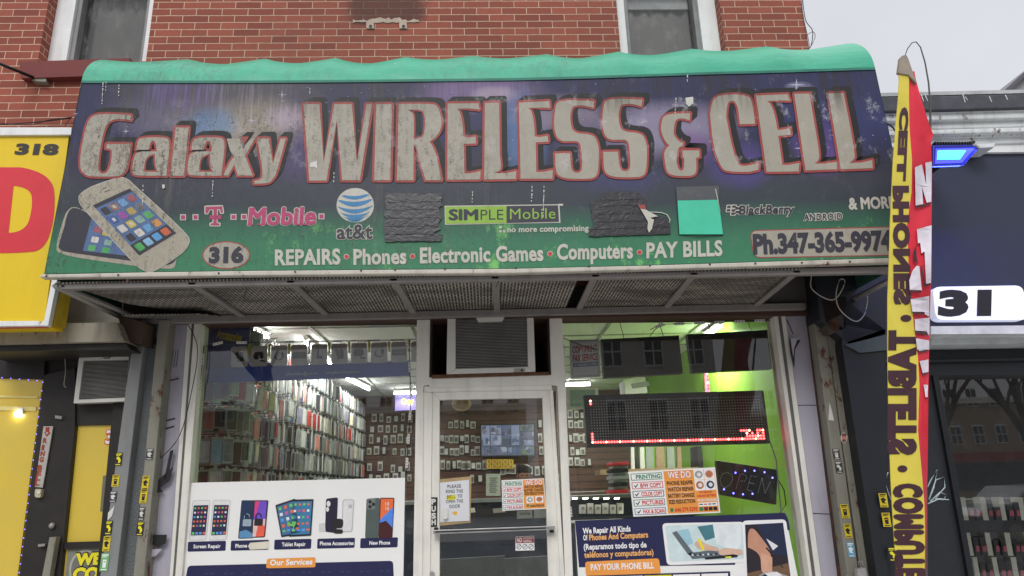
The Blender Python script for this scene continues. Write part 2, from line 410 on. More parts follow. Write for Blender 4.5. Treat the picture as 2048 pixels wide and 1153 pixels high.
wl0 = P(78, 110, 0).x; wr0, wr1 = P(1241, 100, 0).x, P(1452, 100, 0).x
wz0 = P(250, 121, 0).z-.01; wrz0 = P(1350, 104, 0).z - .35
g = G()
def wall_piece(x0, x1, z0, z1): g.box(x0, x1, 0, .32, z0, z1, BR)
ZB = P(1024, 612, 0).z
wall_piece(XL, wl0, ZB, tops); wall_piece(wl0, wl1, ZB, wz0); wall_piece(wl1, wr0, ZB, tops); wall_piece(wr0, wr1, ZB, wrz0); wall_piece(wr1, XR, ZB, tops)
wall_piece(wl0, wl1, 5.75, tops); wall_piece(wr0, wr1, 5.75, tops)
g.box(XR-.3, XR, .32, 9, 3.4, tops, BR)
g.build('wall', bt)
g = G(); g.box(XL, XR, .3, 9, tops-.05, tops, conc); g.build('roof', bt)
CURT = M('curtain', c(158, 152, 150), .9, var=.12, scale=2.5)
PANE = glass_mat('window_glass_upper', dirt=.12, ior=1.6)
def sash(x0, x1, z0, z1, shade, left_deep):
    f = G(); w = .085
    a = .10
    f.box(x0, x0+w+(.06 if left_deep else 0), a, a+.12, z0, z1, WWH); f.box(x1-w-(0 if left_deep else .06), x1, a, a+.12, z0, z1, WWH)
    f.box(x0, x1, a, a+.12, z1-.08, z1, WWH); f.box(x0, x1, a-.02, a+.14, z0-.02, z0+.05, WWH)
    i0, i1 = x0+w+(.06 if left_deep else 0), x1-w-(0 if left_deep else .06)
    for xa in (i0, i1-.035): f.box(xa, xa+.035, a+.03, a+.15, z0+.05, z1-.08, M('screen_track', c(130, 130, 132), .6))
    o = f.build('window', bt, bevel=.004)
    q = G(); q.add([(i0+.03, a+.1, z0+.05), (i1-.03, a+.1, z0+.05), (i1-.03, a+.1, z1-.08), (i0+.03, a+.1, z1-.08)], [(0, 1, 2, 3)], PANE); q.build('pane', o)
    q = G(); zs = z0+(z1-z0)*shade; n = 14
    pts = []
    for i in range(n+1):
        for zz in (zs, z1-.05): pts.append((i0+(i1-i0)*i/n, a+.2+.022*math.sin(i*2.3), zz))
    q.add(pts, [(2*i, 2*i+2, 2*i+3, 2*i+1) for i in range(n)], CURT, True); q.build('curtain', o)
    if shade == 0:
        q = G(); zb = P(1330, 20, a+.16).z; q.box(i0+.01, i1-.01, a+.155, a+.165, zb, z1-.08, M('blind_white', c(226, 226, 226), .7)); q.build('blind', o)
    q = G(); q.box(i0-.1, i1+.1, a+.9, a+.92, z0-.1, z1+.1, M('room_wall', c(118, 116, 122), .9)); q.build('back_wall', o)
    return o
sash(wl0, wl1, wz0, 5.75, .16, True); sash(wr0, wr1, wrz0, 5.75, .0, False)
g = G(); g.pr([(38, 124), (260, 116), (260, 150), (42, 157)], -.06, .02, STONE); g.build('sill', bt, bevel=.004)
g = G()
for (x, y) in ((740, 50), (806, 50)):
    g.pr([(x-8, y-7), (x+7, y-8), (x+8, y+7), (x-7, y+7)], -.012, .02, M('mortar_patch', c(178, 160, 148), .9)); g.pr(ell(x+1, y+3, 3.5, 3.5, 8), -.014, .01, DGL)
random.seed(21)
up_ = [(706+i*5.5, 42+random.uniform(-4, 1.5)-(3 if 5 < i < 20 else 0)) for i in range(25)]; dn_ = [(x+random.uniform(-1, 1), 44+random.uniform(-.5, 2.5)) for x, y in up_]
g.pr(up_+dn_[::-1], -.006, .02, M('mortar_patch', c(178, 160, 148), .9))
g.build('mortar_scar', bt)

# ------------------------------------------------------------------ the awning
AW = -0.9
org = P(960, 545, AW)
aw = thing('awning', 'weathered box awning with galaxy print, green rolled hood and big cream shop name', 'awning', (org.x, -.45, org.z))
faceline_b = [(88, 548), (300, 544), (512, 541), (768, 539), (1024, 537), (1280, 531), (1536, 523), (1833, 514)]
faceline_t = [(163, 163), (330, 163), (512, 163), (768, 161), (1024, 158), (1180, 154), (1300, 150), (1416, 146), (1570, 142), (1750, 136)]
g = G(); poly = faceline_b+faceline_t[::-1]
g.prism3([P(x, y, AW) for x, y in poly], (0, .006, 0), VF); g.build('face', aw)
# hood
GRN = M('green_vinyl', c(84, 186, 158), .38, var=.10, scale=5, streak=True, spec=.5)
def hood_mat():
    m, t, b = new_mat('hood_vinyl')
    g_ = noise_(t, (1, 1, .15), 20, 6, .8); big = noise_(t, (1, 1, .6), 1.6, 3)
    g2 = nd(t, 'NewGeometry'); s = nd(t, 'SeparateXYZ'); t.links.new(g2.outputs['Position'], s.inputs[0])
    lf = ramp(t, mth(t, 'MULTIPLY', mth(t, 'ADD', s.outputs['X'], 3.0), .2), (.05, .8), (.45, .25), (.6, .5), (.9, .15))
    k = mth(t, 'MULTIPLY', mth(t, 'MULTIPLY', ramp(t, g_, (.42, 0.0), (.62, 1.0)), ramp(t, big, (.35, .1), (.62, 1.0))), lf)
    o = mixc(t, k, c(46, 168, 134, .95), (.05, .08, .06, 1)); o = mixc(t, ramp(t, noise_(t, (1, 1, .3), 30, 4, .8), (.7, 0.0), (.72, .8)), o, (.6, .65, .6, 1))
    t.links.new(o, b.inputs['Base Color']); b.inputs['Roughness'].default_value = .42; bump(t, b, noise_(t, (1, 1, 2.2), 4.5, 5), .55, .02); return m
HV = hood_mat()
rib_x = [163, 340, 505, 655, 803, 948, 1104, 1256, 1413, 1570, 1750]
def tz(x):
    for (a, b), (c_, d) in zip(faceline_t, faceline_t[1:]):
        if x <= c_: return b+(d-b)*(x-a)/(c_-a)
    return faceline_t[-1][1]
random.seed(14); SG = [random.uniform(.4, 1.25) for _ in rib_x]
us = []
for a, b in zip(rib_x, rib_x[1:]): us += [a+(b-a)*k/8 for k in range(8)]
us.append(1750)
NV = 16
def htop(x): return .455+.06*(x-163)/1587
vs = []
for x in us:
    for bi, (a, b) in enumerate(zip(rib_x, rib_x[1:])):
        if a <= x <= b: tt = (x-a)/(b-a); break
    sag = (1-abs(2*tt-1)**1.6); asym = 1-.55*tt
    p = P(x, tz(x), AW-.004); h = htop(x)
    for j in range(NV+1):
        th = math.pi/2*j/NV
        sg = SG[bi]*sag*asym*.03*math.sin(2*th)**.7 if 0 < j < NV else 0
        vs.append((p.x, AW-.004-AW*(1-math.cos(th))*.98+sg, p.z+h*math.sin(th)-sg*1.1))
g = G(); n = NV+1
g.add(vs, [(i*n+j, (i+1)*n+j, (i+1)*n+j+1, i*n+j+1) for i in range(len(us)-1) for j in range(NV)], HV, True)
hood = g.build('hood', aw)
g = G()                                                # welt strip under the hood
tl = [P(x, y-1.5, AW-.006) for x, y in faceline_t]; bl = [P(x, y+3.5, AW-.006) for x, y in faceline_t]; k = len(tl)
g.add(tl+bl, [(i, i+1, k+i+1, k+i) for i in range(k-1)], M('welt', c(52, 130, 112, .9), .6)); g.build('welt', hood)
# end panels
for s_, i0, fb in ((0, 0, faceline_b[0]), (1, len(us)-1, faceline_b[-1])):
    prof = [Vector(vs[i0*n+j]) for j in range(NV+1)]
    bot = P(fb[0], fb[1], AW); bk = Vector((bot.x, -.02, bot.z))
    xm = bot.x
    g = G(); pts = prof+[Vector((prof[-1].x, -.02, prof[-1].z)), bk, bot]
    o3 = tessellate_polygon([[Vector((p.y, p.z, 0)) for p in pts]])
    g.add(pts, o3, M('dark_green_vinyl', c(46, 84, 70), .5)); g.build('end_panel', aw)
# bottom rail
ALU = M('aluminium', c(150, 146, 142), .45, .35, var=.15, scale=12); ALW = grimy('pale_rail', c(188, 183, 172), .5, dark=.45, rust=.15)
railb = [(78, 556), (300, 554), (512, 551.5), (768, 549), (1024, 547), (1280, 540), (1536, 533), (1833, 524)]
g = G()
A = [P(x, y+.5, AW-.02) for x, y in faceline_b]; B = [P(x, y, AW-.02) for x, y in railb]; B[0] = P(80, 556, AW-.02); A[0] = P(80, 549, AW-.02)
k = len(A); dd = Vector((0, .05, 0))
g.add(A+B+[p+dd for p in A]+[p+dd for p in B], [(i, i+1, k+i+1, k+i) for i in range(k-1)]+[(2*k+i, 2*k+i+1, 3*k+i+1, 3*k+i) for i in range(k-1)]+[(i, i+1, 2*k+i+1, 2*k+i) for i in range(k-1)]+[(k+i, k+i+1, 3*k+i+1, 3*k+i) for i in range(k-1)]+[(0, k, 3*k, 2*k), (k-1, 2*k-1, 4*k-1, 3*k-1)], ALW)
o = g.build('bottom_rail', aw, bevel=.006)
g = G()
for x in (92, 236, 437, 590, 722, 790, 890, 1032, 1178, 1300, 1420, 1511, 1604, 1700): g.ball(P(x, 0, 0), .001, ALU, 4) if 0 else g.pr(ell(x, 556-(x-80)*.018-3, 2, 2, 6), AW-.024, AW-.01, DGL)
g.build('rivets', o)
# soffit: wire mesh panels on a frame, slightly above the rail's lower edge
ZS = P(985, 620, -.06).z
def mesh_mat():
    m, t, b = new_mat('expanded_mesh')
    g_ = nd(t, 'NewGeometry'); br = nd(t, 'TexBrick'); br.offset = .5
    for k_, v in (('Scale', 1.0), ('Mortar Size', .005), ('Mortar Smooth', .3), ('Brick Width', .075), ('Row Height', .021)): br.inputs[k_].default_value = v
    sw = nd(t, 'SeparateXYZ'); cw = nd(t, 'CombineXYZ'); t.links.new(g_.outputs['Position'], sw.inputs[0]); t.links.new(sw.outputs['Y'], cw.inputs[0]); t.links.new(sw.outputs['X'], cw.inputs[1]); t.links.new(cw.outputs[0], br.inputs['Vector'])
    br.inputs['Color1'].default_value = (.012, .011, .01, 1); br.inputs['Color2'].default_value = (.06, .055, .047, 1); br.inputs['Mortar'].default_value = (.42, .39, .34, 1)
    o = mixc(t, ramp(t, noise_(t, (.6, 1.6, 1), 4, 6, .7), (.4, .75), (.6, 0.0)), br.outputs['Color'], (.03, .027, .022, 1))
    f = ramp(t, noise_(t, (.7, 2.2, 1), 3.1, 5, .6), (.6, 0.0), (.72, .6))
    gg = nd(t, 'SeparateXYZ'); t.links.new(g_.outputs['Position'], gg.inputs[0])
    rt = ramp(t, mth(t, 'MULTIPLY', mth(t, 'ADD', gg.outputs['X'], 3.0), .2), (.55, .15), (.75, 1.0))
    o = mixc(t, mth(t, 'MULTIPLY', f, rt), o, (.30, .27, .22, 1))
    t.links.new(o, b.inputs['Base Color']); b.inputs['Roughness'].default_value = .7
    bump(t, b, br.outputs['Fac'], .6, .004); return m
MESHM = mesh_mat()
FR = grimy('soffit_bar', c(128, 124, 122), .55, dark=.45)
ribs = [((92, 556), (283, 636)), ((368, 553), (487, 631)), ((573, 552), (655, 629)), ((784, 550), (827, 623)), ((990, 548), (994, 618)), ((1193, 543), (1159, 613)), ((1393, 538), (1334, 610)), ((1604, 531), (1515, 605))]
rp = []
for a, b in ribs:
    p, q = PZ(a[0], a[1], ZS), PZ(b[0], b[1], ZS); yf, yb = AW+.02, -.06
    dx = (q.x-p.x)/(q.y-p.y); rp.append((p.x+(yf-p.y)*dx, p.x+(yb-p.y)*dx))
for i, ((xa, xb), (xc, xd)) in enumerate(zip(rp, rp[1:])):
    q = [(xa, AW+.02, ZS), (xc, AW+.02, ZS), (xd, -.06, ZS), (xb, -.06, ZS)]
    if i == 4: q[1] = (xc-.09, AW+.02, ZS); q[2] = (xd-.09, -.06, ZS)
    if i == 0: q[3] = (xb+.42, -.06, ZS); q.insert(4, (xa+.12, -.42, ZS)); q = [q[0], q[1], q[2], q[3], (xb+.08, -.42, ZS)]
    g = G(); g.prism3(q, (0, 0, .008), MESHM); g.build('soffit_mesh', aw)
g = G(); xa, xb = rp[0]
g.prism3([(xb+.03, -.36, ZS-.06), (xb+.5, -.30, ZS-.05), (xb+.55, -.08, ZS-.01), (xb+.02, -.12, ZS-.035)], (0, 0, .006), MESHM); g.build('sagging_mesh', aw, label='torn strip of soffit mesh sagging at the left corner')
for xa, xb in rp:
    g = G(); g.prism3([(xa-.022, AW+.03, ZS-.02), (xa+.022, AW+.03, ZS-.02), (xb+.022, -.05, ZS-.02), (xb-.022, -.05, ZS-.02)], (0, 0, .016), FR); g.build('soffit_bar', aw, bevel=.002)
g = G(); g.box(rp[0][1], rp[-1][1]+.35, -.085, -.04, ZS-.05, ZS-.004, FR); g.box(rp[0][0], P(1833, 524, AW).x, AW+.03, AW+.07, ZS-.03, ZS+.01, FR)
g.build('soffit_frame', aw, bevel=.003)
xe = P(1833, 524, AW).x
g = G(); g.tube([(xe-.02, AW+.03, ZS-.01), (xe-.02, -.05, ZS-.01)], .022, ALU, 4); g.build('end_rail', aw); g = G(); g.tube([(rp[0][0]-.03, AW+.03, ZS-.01), (rp[0][0]-.03, -.05, ZS-.01)], .02, ALU, 4); g.build('end_rail', aw)
g = G(); g.box(rp[0][0]-.03, xe, AW+.1, -.02, ZS+.9, ZS+.92, DGL); g.build('inner_lining', aw)

# hand-cut letters of the shop name: outlines in enlarged picture pixels (origin, scale)
RA, RB, RC, RD = (130, 150, 4.267), (590, 170, 4.267), (1010, 160, 4.876), (1300, 140, 4.267)
a_ = [(608,640),(615,560,1),(660,535,1),(850,532,1),(897,560,1),(890,640),(865,862),(640,864,1),(570,850,1),(580,740,1),(605,660,1),(660,655),(782,653),(780,565,1),(725,565,1),(715,640)]
ah = [(670,820,1),(690,690,1),(768,675),(765,800,1),(795,828),(690,830,1)]
S_ = [(868,208),(860,275),(780,250,1),(700,250,1),(645,270,1),(637,360),(640,470,1),(700,525,1),(820,528,1),(900,570,1),(915,680),(915,850,1),(890,960,1),(760,968,1),(580,965,1),(498,920,1),(492,850),(488,718),(632,716),(642,850,1),(665,905,1),(735,908,1),(755,850,1),(745,700,1),(730,600,1),(640,600,1),(540,600,1),(485,530,1),(478,420),(485,250,1),(540,200,1),(680,200)]
def sh(l, dx, dy): return [(p[0]+dx, p[1]+dy)+tuple(p[2:]) for p in l]
LET = [
 (RA, [(562,345),(568,388),(480,375,1),(395,385,1),(340,440,1),(318,540),(295,660),(278,790,1),(300,845,1),(360,840,1),(392,760,1),(402,660,1),(395,635,1),(352,628),(355,592),(562,590),(540,760,1),(500,865,1),(330,870,1),(170,868,1),(115,770,1),(145,600),(170,470,1),(215,350,1),(350,328,1)], None),
 (RA, a_, ah), (RA, [(945,450),(1055,450),(1015,862),(900,862)], None), (RA, sh(a_, 470, 0), sh(ah, 470, 0)),
 (RA, [(1380,545),(1490,545),(1522,635),(1580,545),(1620,545),(1537,692),(1603,860),(1475,860),(1445,765),(1392,860),(1350,860),(1415,715,1),(1450,697),(1410,670,1),(1395,600)], None),
 (RA, [(1640,545),(1740,545),(1775,760),(1840,545),(1885,545),(1800,850),(1770,905,1),(1720,930,1),(1615,930),(1615,905),(1670,900,1),(1690,850,1),(1680,780)], None),
 (RB, [(72,165),(208,165),(245,665),(335,165),(485,165),(528,670),(612,165),(657,165),(553,815),(402,815),(358,298),(268,818),(122,818)], None),
 (RB, [(692,165),(828,165),(812,815),(675,815)], None),
 (RB, [(885,165),(960,162),(1150,160,1),(1235,180,1),(1252,330),(1238,440,1),(1145,485),(1190,530,1),(1215,640),(1250,815),(1115,815),(1065,650),(1030,520),(1013,508),(1010,815),(870,815)], [(960,215),(1060,208,1),(1108,240,1),(1110,390,1),(1080,462,1),(1013,465),(1018,280,1),(1000,230,1)]),
 (RB, [(1303,160),(1562,158),(1577,212),(1480,202),(1380,206),(1430,230,1),(1436,440),(1480,452),(1540,440),(1545,502),(1440,505),(1445,755),(1490,757),(1585,738),(1580,808),(1300,810)], None),
 (RB, [(1620,155),(1742,152),(1748,600),(1762,700,1),(1745,740,1),(1695,752),(1800,755),(1888,735),(1885,805),(1615,808)], None),
 (RC, [(135,222),(430,208),(440,275),(340,272),(225,275),(285,300,1),(290,550),(330,560),(415,545),(422,605),(300,612),(305,898),(360,900),(468,880),(462,965),(152,965)], None),
 (RC, S_, None), (RC, sh(S_, 470, -15), None),
 (RC, [(1805,326),(1800,396),(1740,375,1),(1680,380,1),(1650,420,1),(1645,520),(1670,600,1),(1740,615),(1730,650),(1700,650,1),(1680,700,1),(1672,800),(1690,880,1),(1735,890,1),(1750,830,1),(1745,760),(1735,760),(1730,690),(1893,688),(1897,752),(1862,765),(1872,880,1),(1845,935,1),(1740,942,1),(1600,930,1),(1560,850,1),(1552,720),(1560,670,1),(1605,640),(1545,600,1),(1520,480),(1525,400,1),(1560,340,1),(1650,330)], None),
 (RD, [(895,462),(768,465),(750,330),(735,275,1),(690,262,1),(655,290,1),(650,400),(680,560),(720,740,1),(760,820,1),(840,820,1),(925,795),(925,855),(850,872),(680,875,1),(600,840,1),(550,680),(530,560),(512,380),(520,290,1),(570,215,1),(700,210),(830,210,1),(880,280,1)], None),
 (RD, [(905,220),(1175,208),(1195,265),(1110,262),(1000,268),(1055,295,1),(1085,500),(1095,515),(1195,500),(1200,555),(1095,565),(1130,812),(1180,812),(1275,795),(1268,868),(995,872)], None),
 (RD, [(1230,205),(1360,203),(1400,440),(1448,710,1),(1440,780,1),(1402,802),(1500,800),(1595,785),(1597,850),(1327,860)], None),
 (RD, [(1520,200),(1650,198),(1700,440),(1750,710,1),(1745,770,1),(1700,795),(1800,792),(1897,770),(1900,840),(1628,850)], None)]
g = G(); gs = G()
for n_, ((ox, oy, k), outl, hole) in enumerate(LET):
    o2 = [(ox+x/k, oy+y/k) for x, y in chaikin(outl)]; h2 = [(ox+x/k, oy+y/k) for x, y in chaikin(hole)] if hole else None
    big = offset(o2, 4.1); hs_ = offset(h2, -3.2) if h2 else None
    e_ = .00012*(n_ % 3)
    g.flat(o2, AW-.006-e_, CREAM, [h2] if h2 else [])
    g.flat(big, AW-.0045-e_, PRED, [hs_] if hs_ else [])
    for s_ in range(1, 9):
        d_ = [(x+1.35*s_, y-1.15*s_) for x, y in big]; hh = [(x+1.35*s_, y-1.15*s_) for x, y in hs_] if hs_ else None
        gs.flat(d_, AW-.0035+.0003*s_-e_, PBLK, [hh] if hh else [])
ol = g.build('lettering', aw, label='big cream letters edged in red reading Galaxy WIRELESS & CELL'); gs.build('letter_shadow', ol)

# stars, bird drips and pale scratches
g = G(); random.seed(31)
def star(x, y, r): g.flat([(x, y-r), (x+r*.13, y-r*.13), (x+r*1.3, y), (x+r*.13, y+r*.13), (x, y+r), (x-r*.13, y+r*.13), (x-r*1.3, y), (x-r*.13, y-r*.13)], AW-.0009, STW)
STW = printed('star_white', c(176, 176, 190), amt=.2)
for x, y, r in ((504, 242, 8), (564, 190, 9), (566, 202, 5), (1593, 170, 13), (1604, 297, 13), (151, 228, 5), (252, 263, 6), (1653, 237, 4), (1422, 283, 5), (640, 228, 3)): star(x, y, r)
for _ in range(130):
    x, y = random.choice(((500, 215), (560, 260), (960, 180), (1050, 230), (1400, 230), (1600, 300), (1690, 260), (700, 190))); x += random.gauss(0, 45); y += random.gauss(0, 28)
    if 175 < y < 330: w = random.uniform(.5, 1.3); g.flat([(x-w*1.6, y), (x, y-w*.7), (x+w*1.6, y), (x, y+w*.7)], AW-.0008-.00001*_, STW)
g.build('stars', aw)
g = G(); DRIP = M('bird_drip', c(200, 200, 194), .8)
for x, y, l in ((206, 165, 44), (212, 163, 18), (238, 170, 22), (286, 370, 40), (426, 362, 30), (945, 383, 22), (668, 345, 20), (1352, 196, 30), (1375, 150, 16), (620, 176, 7), (1088, 372, 60), (1064, 372, 30)):
    yy = y
    while yy < y+l: h = random.uniform(1.5, 6); w = random.uniform(.5, 1.3); g.flat([(x-w, yy), (x+w, yy), (x+w*.6, yy+h), (x-w*.8, yy+h)], AW-.0076, DRIP); yy += h+random.uniform(.5, 4); x -= random.uniform(0, .5)
for pts in ([(620, 326), (634, 322), (635, 338), (628, 334), (620, 335)], [(324, 370), (329, 369), (330, 376), (325, 378)], [(1371, 196), (1386, 194), (1387, 207), (1378, 214), (1372, 208)]): g.flat(pts, AW-.0077, DRIP)
g.build('drips', aw, label='white bird drips and scuffs')

# smaller print on the awning
D1, D2, D3, D4, D5 = AW-.0012, AW-.0022, AW-.0032, AW-.0042, AW-.0052
def otext(g, body, p0, p1, pt, b1, b2, m1, m2, d1=D2, d2=D4, sp=1.0):
    if m2 is not None: g.text(body, p0, p1, pt, d1, m2, b2, sp)
    g.text(body, p0, p1, pt, d2, m1, b1, sp)
g = G()
for body, xs in (('REPAIRS', (551, 680, 530, 528)), ('Phones', (708, 812, 529, 527)), ('Electronic Games', (841, 1086, 526, 521)), ('Computers', (1115, 1265, 519, 516)), ('PAY BILLS', (1294, 1444, 516, 511))):
    x0, x1, y0, y1 = xs
    g.text(body, (x0, y0), (x1, y1), (x0-2+2, y0-29), D3, PWHT, .035, 1.05)
for x, y in ((693, 514), (825, 513), (1100, 508), (1279, 505)): g.flat(ell(x, y, 5.6, 5.6, 16), D2, PWHT); g.flat(ell(x, y, 4.4, 4.4, 16), D3, PDOT)
g.build('services_lettering', aw); g = G(); g.text('& MORE', (1699, 419), (1790, 416), (1697, 397), D3, PWHT, .04, 1.0)
g.build('and_more_lettering', aw)
g = G()                                                 # magenta carrier name with squares
for x in (366, 391, 467, 488, 643):
    y = 435-(x-366)*.006
    g.flat([(x-6, y-6), (x+6, y-6), (x+6, y+6), (x-6, y+6)], D2, PWHT); g.flat([(x-4, y-4), (x+4, y-4), (x+4, y+4), (x-4, y+4)], D3, PMAG)
T_ = [(411,414),(444,413),(446,426),(442,426),(440,419),(434,418),(433,446),(439,448),(439,451),(421,451),(421,448),(427,446),(427,419),(419,419),(415,427),(411,427)]
g.flat(offset(T_, 2.2), D2+.0003, PWHT); g.flat(T_, D3, PMAG)
g.flat([(419,431),(443,431),(443,439),(419,439)], D2-.0003, PMAG)
otext(g, 'Mobile', (497, 450), (630, 448), (500, 417), .035, .065, PMAG, PWHT, sp=1.02)
for x, y, w_ in ((495, 449, 12), (515, 449, 9), (526, 449, 8), (590, 449, 10), (604, 449, 10), (502, 417.5, 9), (525, 417.5, 10), (566, 417, 5), (603, 417, 6)): g.flat([(x, y-1.2), (x+w_, y-1.2), (x+w_, y+1.4), (x, y+1.4)], D4+.0002, PMAG)
g.build('magenta_logo', aw)
g = G()                                                 # striped globe
gx, gy, gr = 710.5, 411, 36
g.flat(ell(gx, gy, 37.5, 34.5, 36), D1, PWHT)
for t0, t1, w0, w1, dip in ((-.62, -.47, .60, .78, .10), (-.33, -.10, .86, .96, .16), (.07, .26, .97, .95, .22), (.42, .57, .90, .80, .2), (.68, .78, .70, .60, .14), (.87, .91, .44, .36, .08)):
    up_, dn = [], []
    for i in range(15):
        u = -1+2*i/14; cu = 1-u*u
        up_.append((gx+36*w0*u, gy+33*(t0+dip*cu*.9-.06*(1+u)*.5))); dn.append((gx+36*w1*u, gy+33*((t0+.03)+((t1-t0)+dip)*cu*1.0-.06*(1+u)*.5+.02)))
    g.flat(up_+dn[::-1], D2, PBLU)
otext(g, 'at&t', (674, 478), (744, 477), (674, 450), .02, .055, PSLT, PWHT, sp=1.02)
g.build('striped_globe_logo', aw)
g = G()                                                 # lime and dark box
g.flat([(889, 412), (1117, 409), (1117, 408), (1126, 408), (1126, 412), (1119, 412), (1121, 446), (890, 450)], D1, PWHT)
g.flat([(891, 414), (1013, 412.5), (1013, 446.5), (892, 448)], D2, PLIME); g.flat([(1013, 412.5), (1116, 411), (1118, 444), (1013, 446.5)], D2, PSLT)
g.text('SIM', (899, 440), (955, 440), (899, 420), D3, PSLT, .045, 1.0); g.text('PLE', (961, 440), (1007, 439.5), (961, 420), D3, PSLT, -.004, 1.0)
g.text('Mobile', (1020, 439), (1111, 437.5), (1020, 418), D3, PLIME, -.002, 1.05)
g.text('no more compromising', (1015, 465), (1177, 462), (1015, 454), D3, PWHT, .03, 1.04)
for x, y in ((1001, 455), (1001, 463), (1008, 463)): g.flat([(x-2.5, y-2.5), (x+2.5, y-2.5), (x+2.5, y+2.5), (x-2.5, y+2.5)], D2, PWHT)
g.build('lime_box_logo', aw)
g = G()                                                 # dark lozenges and name
for x, y in ((1458, 414), (1468, 413.5), (1457, 421), (1467, 421), (1466, 428), (1476, 417), (1475, 424.5)):
    g.flat(rrect([(x-5, y-4), (x+6, y-4), (x+5, y+4), (x-6, y+4)], 2), D2, PWHT); g.flat(rrect([(x-3, y-2.2), (x+4, y-2.2), (x+3, y+2.2), (x-4, y+2.2)], 1), D3, PDK)
otext(g, 'BlackBerry', (1479, 429), (1587, 427), (1481, 412), .03, .075, PDK, PWHT, sp=1.04)
g.build('dark_brand_lettering', aw); g = G(); otext(g, 'ANDROID', (1608, 441), (1684, 439), (1608, 429), .02, .11, PDK, PWHT, sp=1.1)
g.build('phone_brand_lettering', aw)
g = G()                                                 # phone number plate, house number
q = [(1499, 461), (1790, 453), (1798, 512), (1507, 517)]
g.flat(rrect(q, 16), D1, PRED); g.flat(offset(rrect(q, 15), -2.0), D2, CREAM)
g.text('Ph.347-365-9974', (1509, 507), (1784, 499), (1507, 471), D4, PDK, .05, 1.0)
g.build('phone_number_plate', aw); g = G(); g.flat(ell(452.5, 511, 48, 28, 32), D1, PRED); g.flat(ell(452.5, 511, 45.5, 25.8, 32), D2, CREAM)
g.text('316', (420, 525), (484, 524), (421, 497), D3, PDK, .06, 1.0)
g.build('house_number_plate', aw)
# two printed phones
g = G()
ZP = (90, 350, 5.49)
def zp(l): return [(ZP[0]+p[0]/ZP[2], ZP[1]+p[1]/ZP[2])+tuple(p[2:]) for p in l]
back = zp([(110,780,1),(200,500),(230,390,1),(350,330,1),(600,480),(1350,490,1),(1440,560,1),(1450,980,1),(1380,1060,1),(700,960),(150,890,1)])
g.flat(chaikin(back), D1, PSIL)
g.flat(chaikin(zp([(150,760,1),(215,560),(240,400,1),(340,345,1),(460,420),(950,945),(250,855,1),(150,820,1)])), D2, PDK)
g.flat(zp([(515,460),(900,890),(415,835)]), D3, PSCR)
g.flat(chaikin(zp([(1290,990),(1445,890),(1430,1000,1)])), D2-.0002, PDK)
front = zp([(370,290,1),(380,200,1),(520,130),(760,40,1),(890,25,1),(960,100),(1560,640,1),(1600,760,1),(1500,860),(1220,1060,1),(1100,1070,1),(1000,990),(420,370,1)])
g.flat(offset(chaikin(front), 1.2), D3-.0004, PWHT); g.flat(chaikin(front), D4, PSIL)
scr = zp([(525,335),(930,150),(1440,640),(1035,885)])
g.flat(scr, D5, PSCR)
mq = quadmap([scr[0], scr[1], scr[2], scr[3]])
g.flat([mq(0, 0), mq(1, 0), mq(1, .06), mq(0, .06)], D5-.0006, PDK); g.flat([mq(0, .8), mq(1, .8), mq(1, 1), mq(0, 1)], D5-.0006, PDK)
icons = [c(60, 60, 66), c(150, 110, 100), c(110, 150, 190), c(150, 90, 100), c(66, 88, 150), c(140, 80, 150), c(170, 150, 90), c(110, 110, 110), c(190, 185, 180), c(190, 170, 80), c(130, 160, 150), c(90, 160, 100), c(60, 60, 66), c(200, 195, 190), c(100, 150, 190), c(190, 140, 80), c(80, 160, 90), c(130, 170, 200), c(90, 150, 200), c(190, 100, 70)]
im = [printed('icon_print_%s' % w_, col, amt=.8) for w_, col in zip('grey brown sky rose navy violet tan ash bone gold sage mint coal milk azure amber leaf ice blue orange'.split(), icons)]
for i in range(20):
    u, v = (i % 4)*.235+.06, (i//4)*.18+.10
    if i//4 == 4: v = .83
    qd = [mq(u, v), mq(u+.17, v), mq(u+.17, v+.125), mq(u, v+.125)]
    g.flat(rrect(qd, 3), D5-.001, im[i])
    if i in (1, 4, 9, 13): g.flat(rrect([mq(u+.05, v+.03), mq(u+.12, v+.03), mq(u+.12, v+.09), mq(u+.05, v+.09)], 1), D5-.0014, PWHT)
q13 = mq(.295+.01, .64+.1)
m2_ = quadmap(zp([(515,460),(1000,560),(900,890),(415,835)]))
for i, (u, v) in enumerate(((.12, .25), (.12, .55), (.42, .58), (.1, .8), (.42, .82), (.32, .3))):
    g.flat(rrect([m2_(u, v), m2_(u+.16, v), m2_(u+.16, v+.17), m2_(u, v+.17)], 2), D3-.00025, im[(3, 13, 10, 11, 16, 9)[i]])
for a_x in (ZP,):
    g.flat(zp([(632,150),(672,136),(675,142),(635,157)]), D5, PDK); g.flat(zp([(650,188),(715,160),(717,166),(652,194)]), D5, PDK)
g.build('printed_phones', aw, label='print of a silver phone lying across a black phone, app icons on both screens')
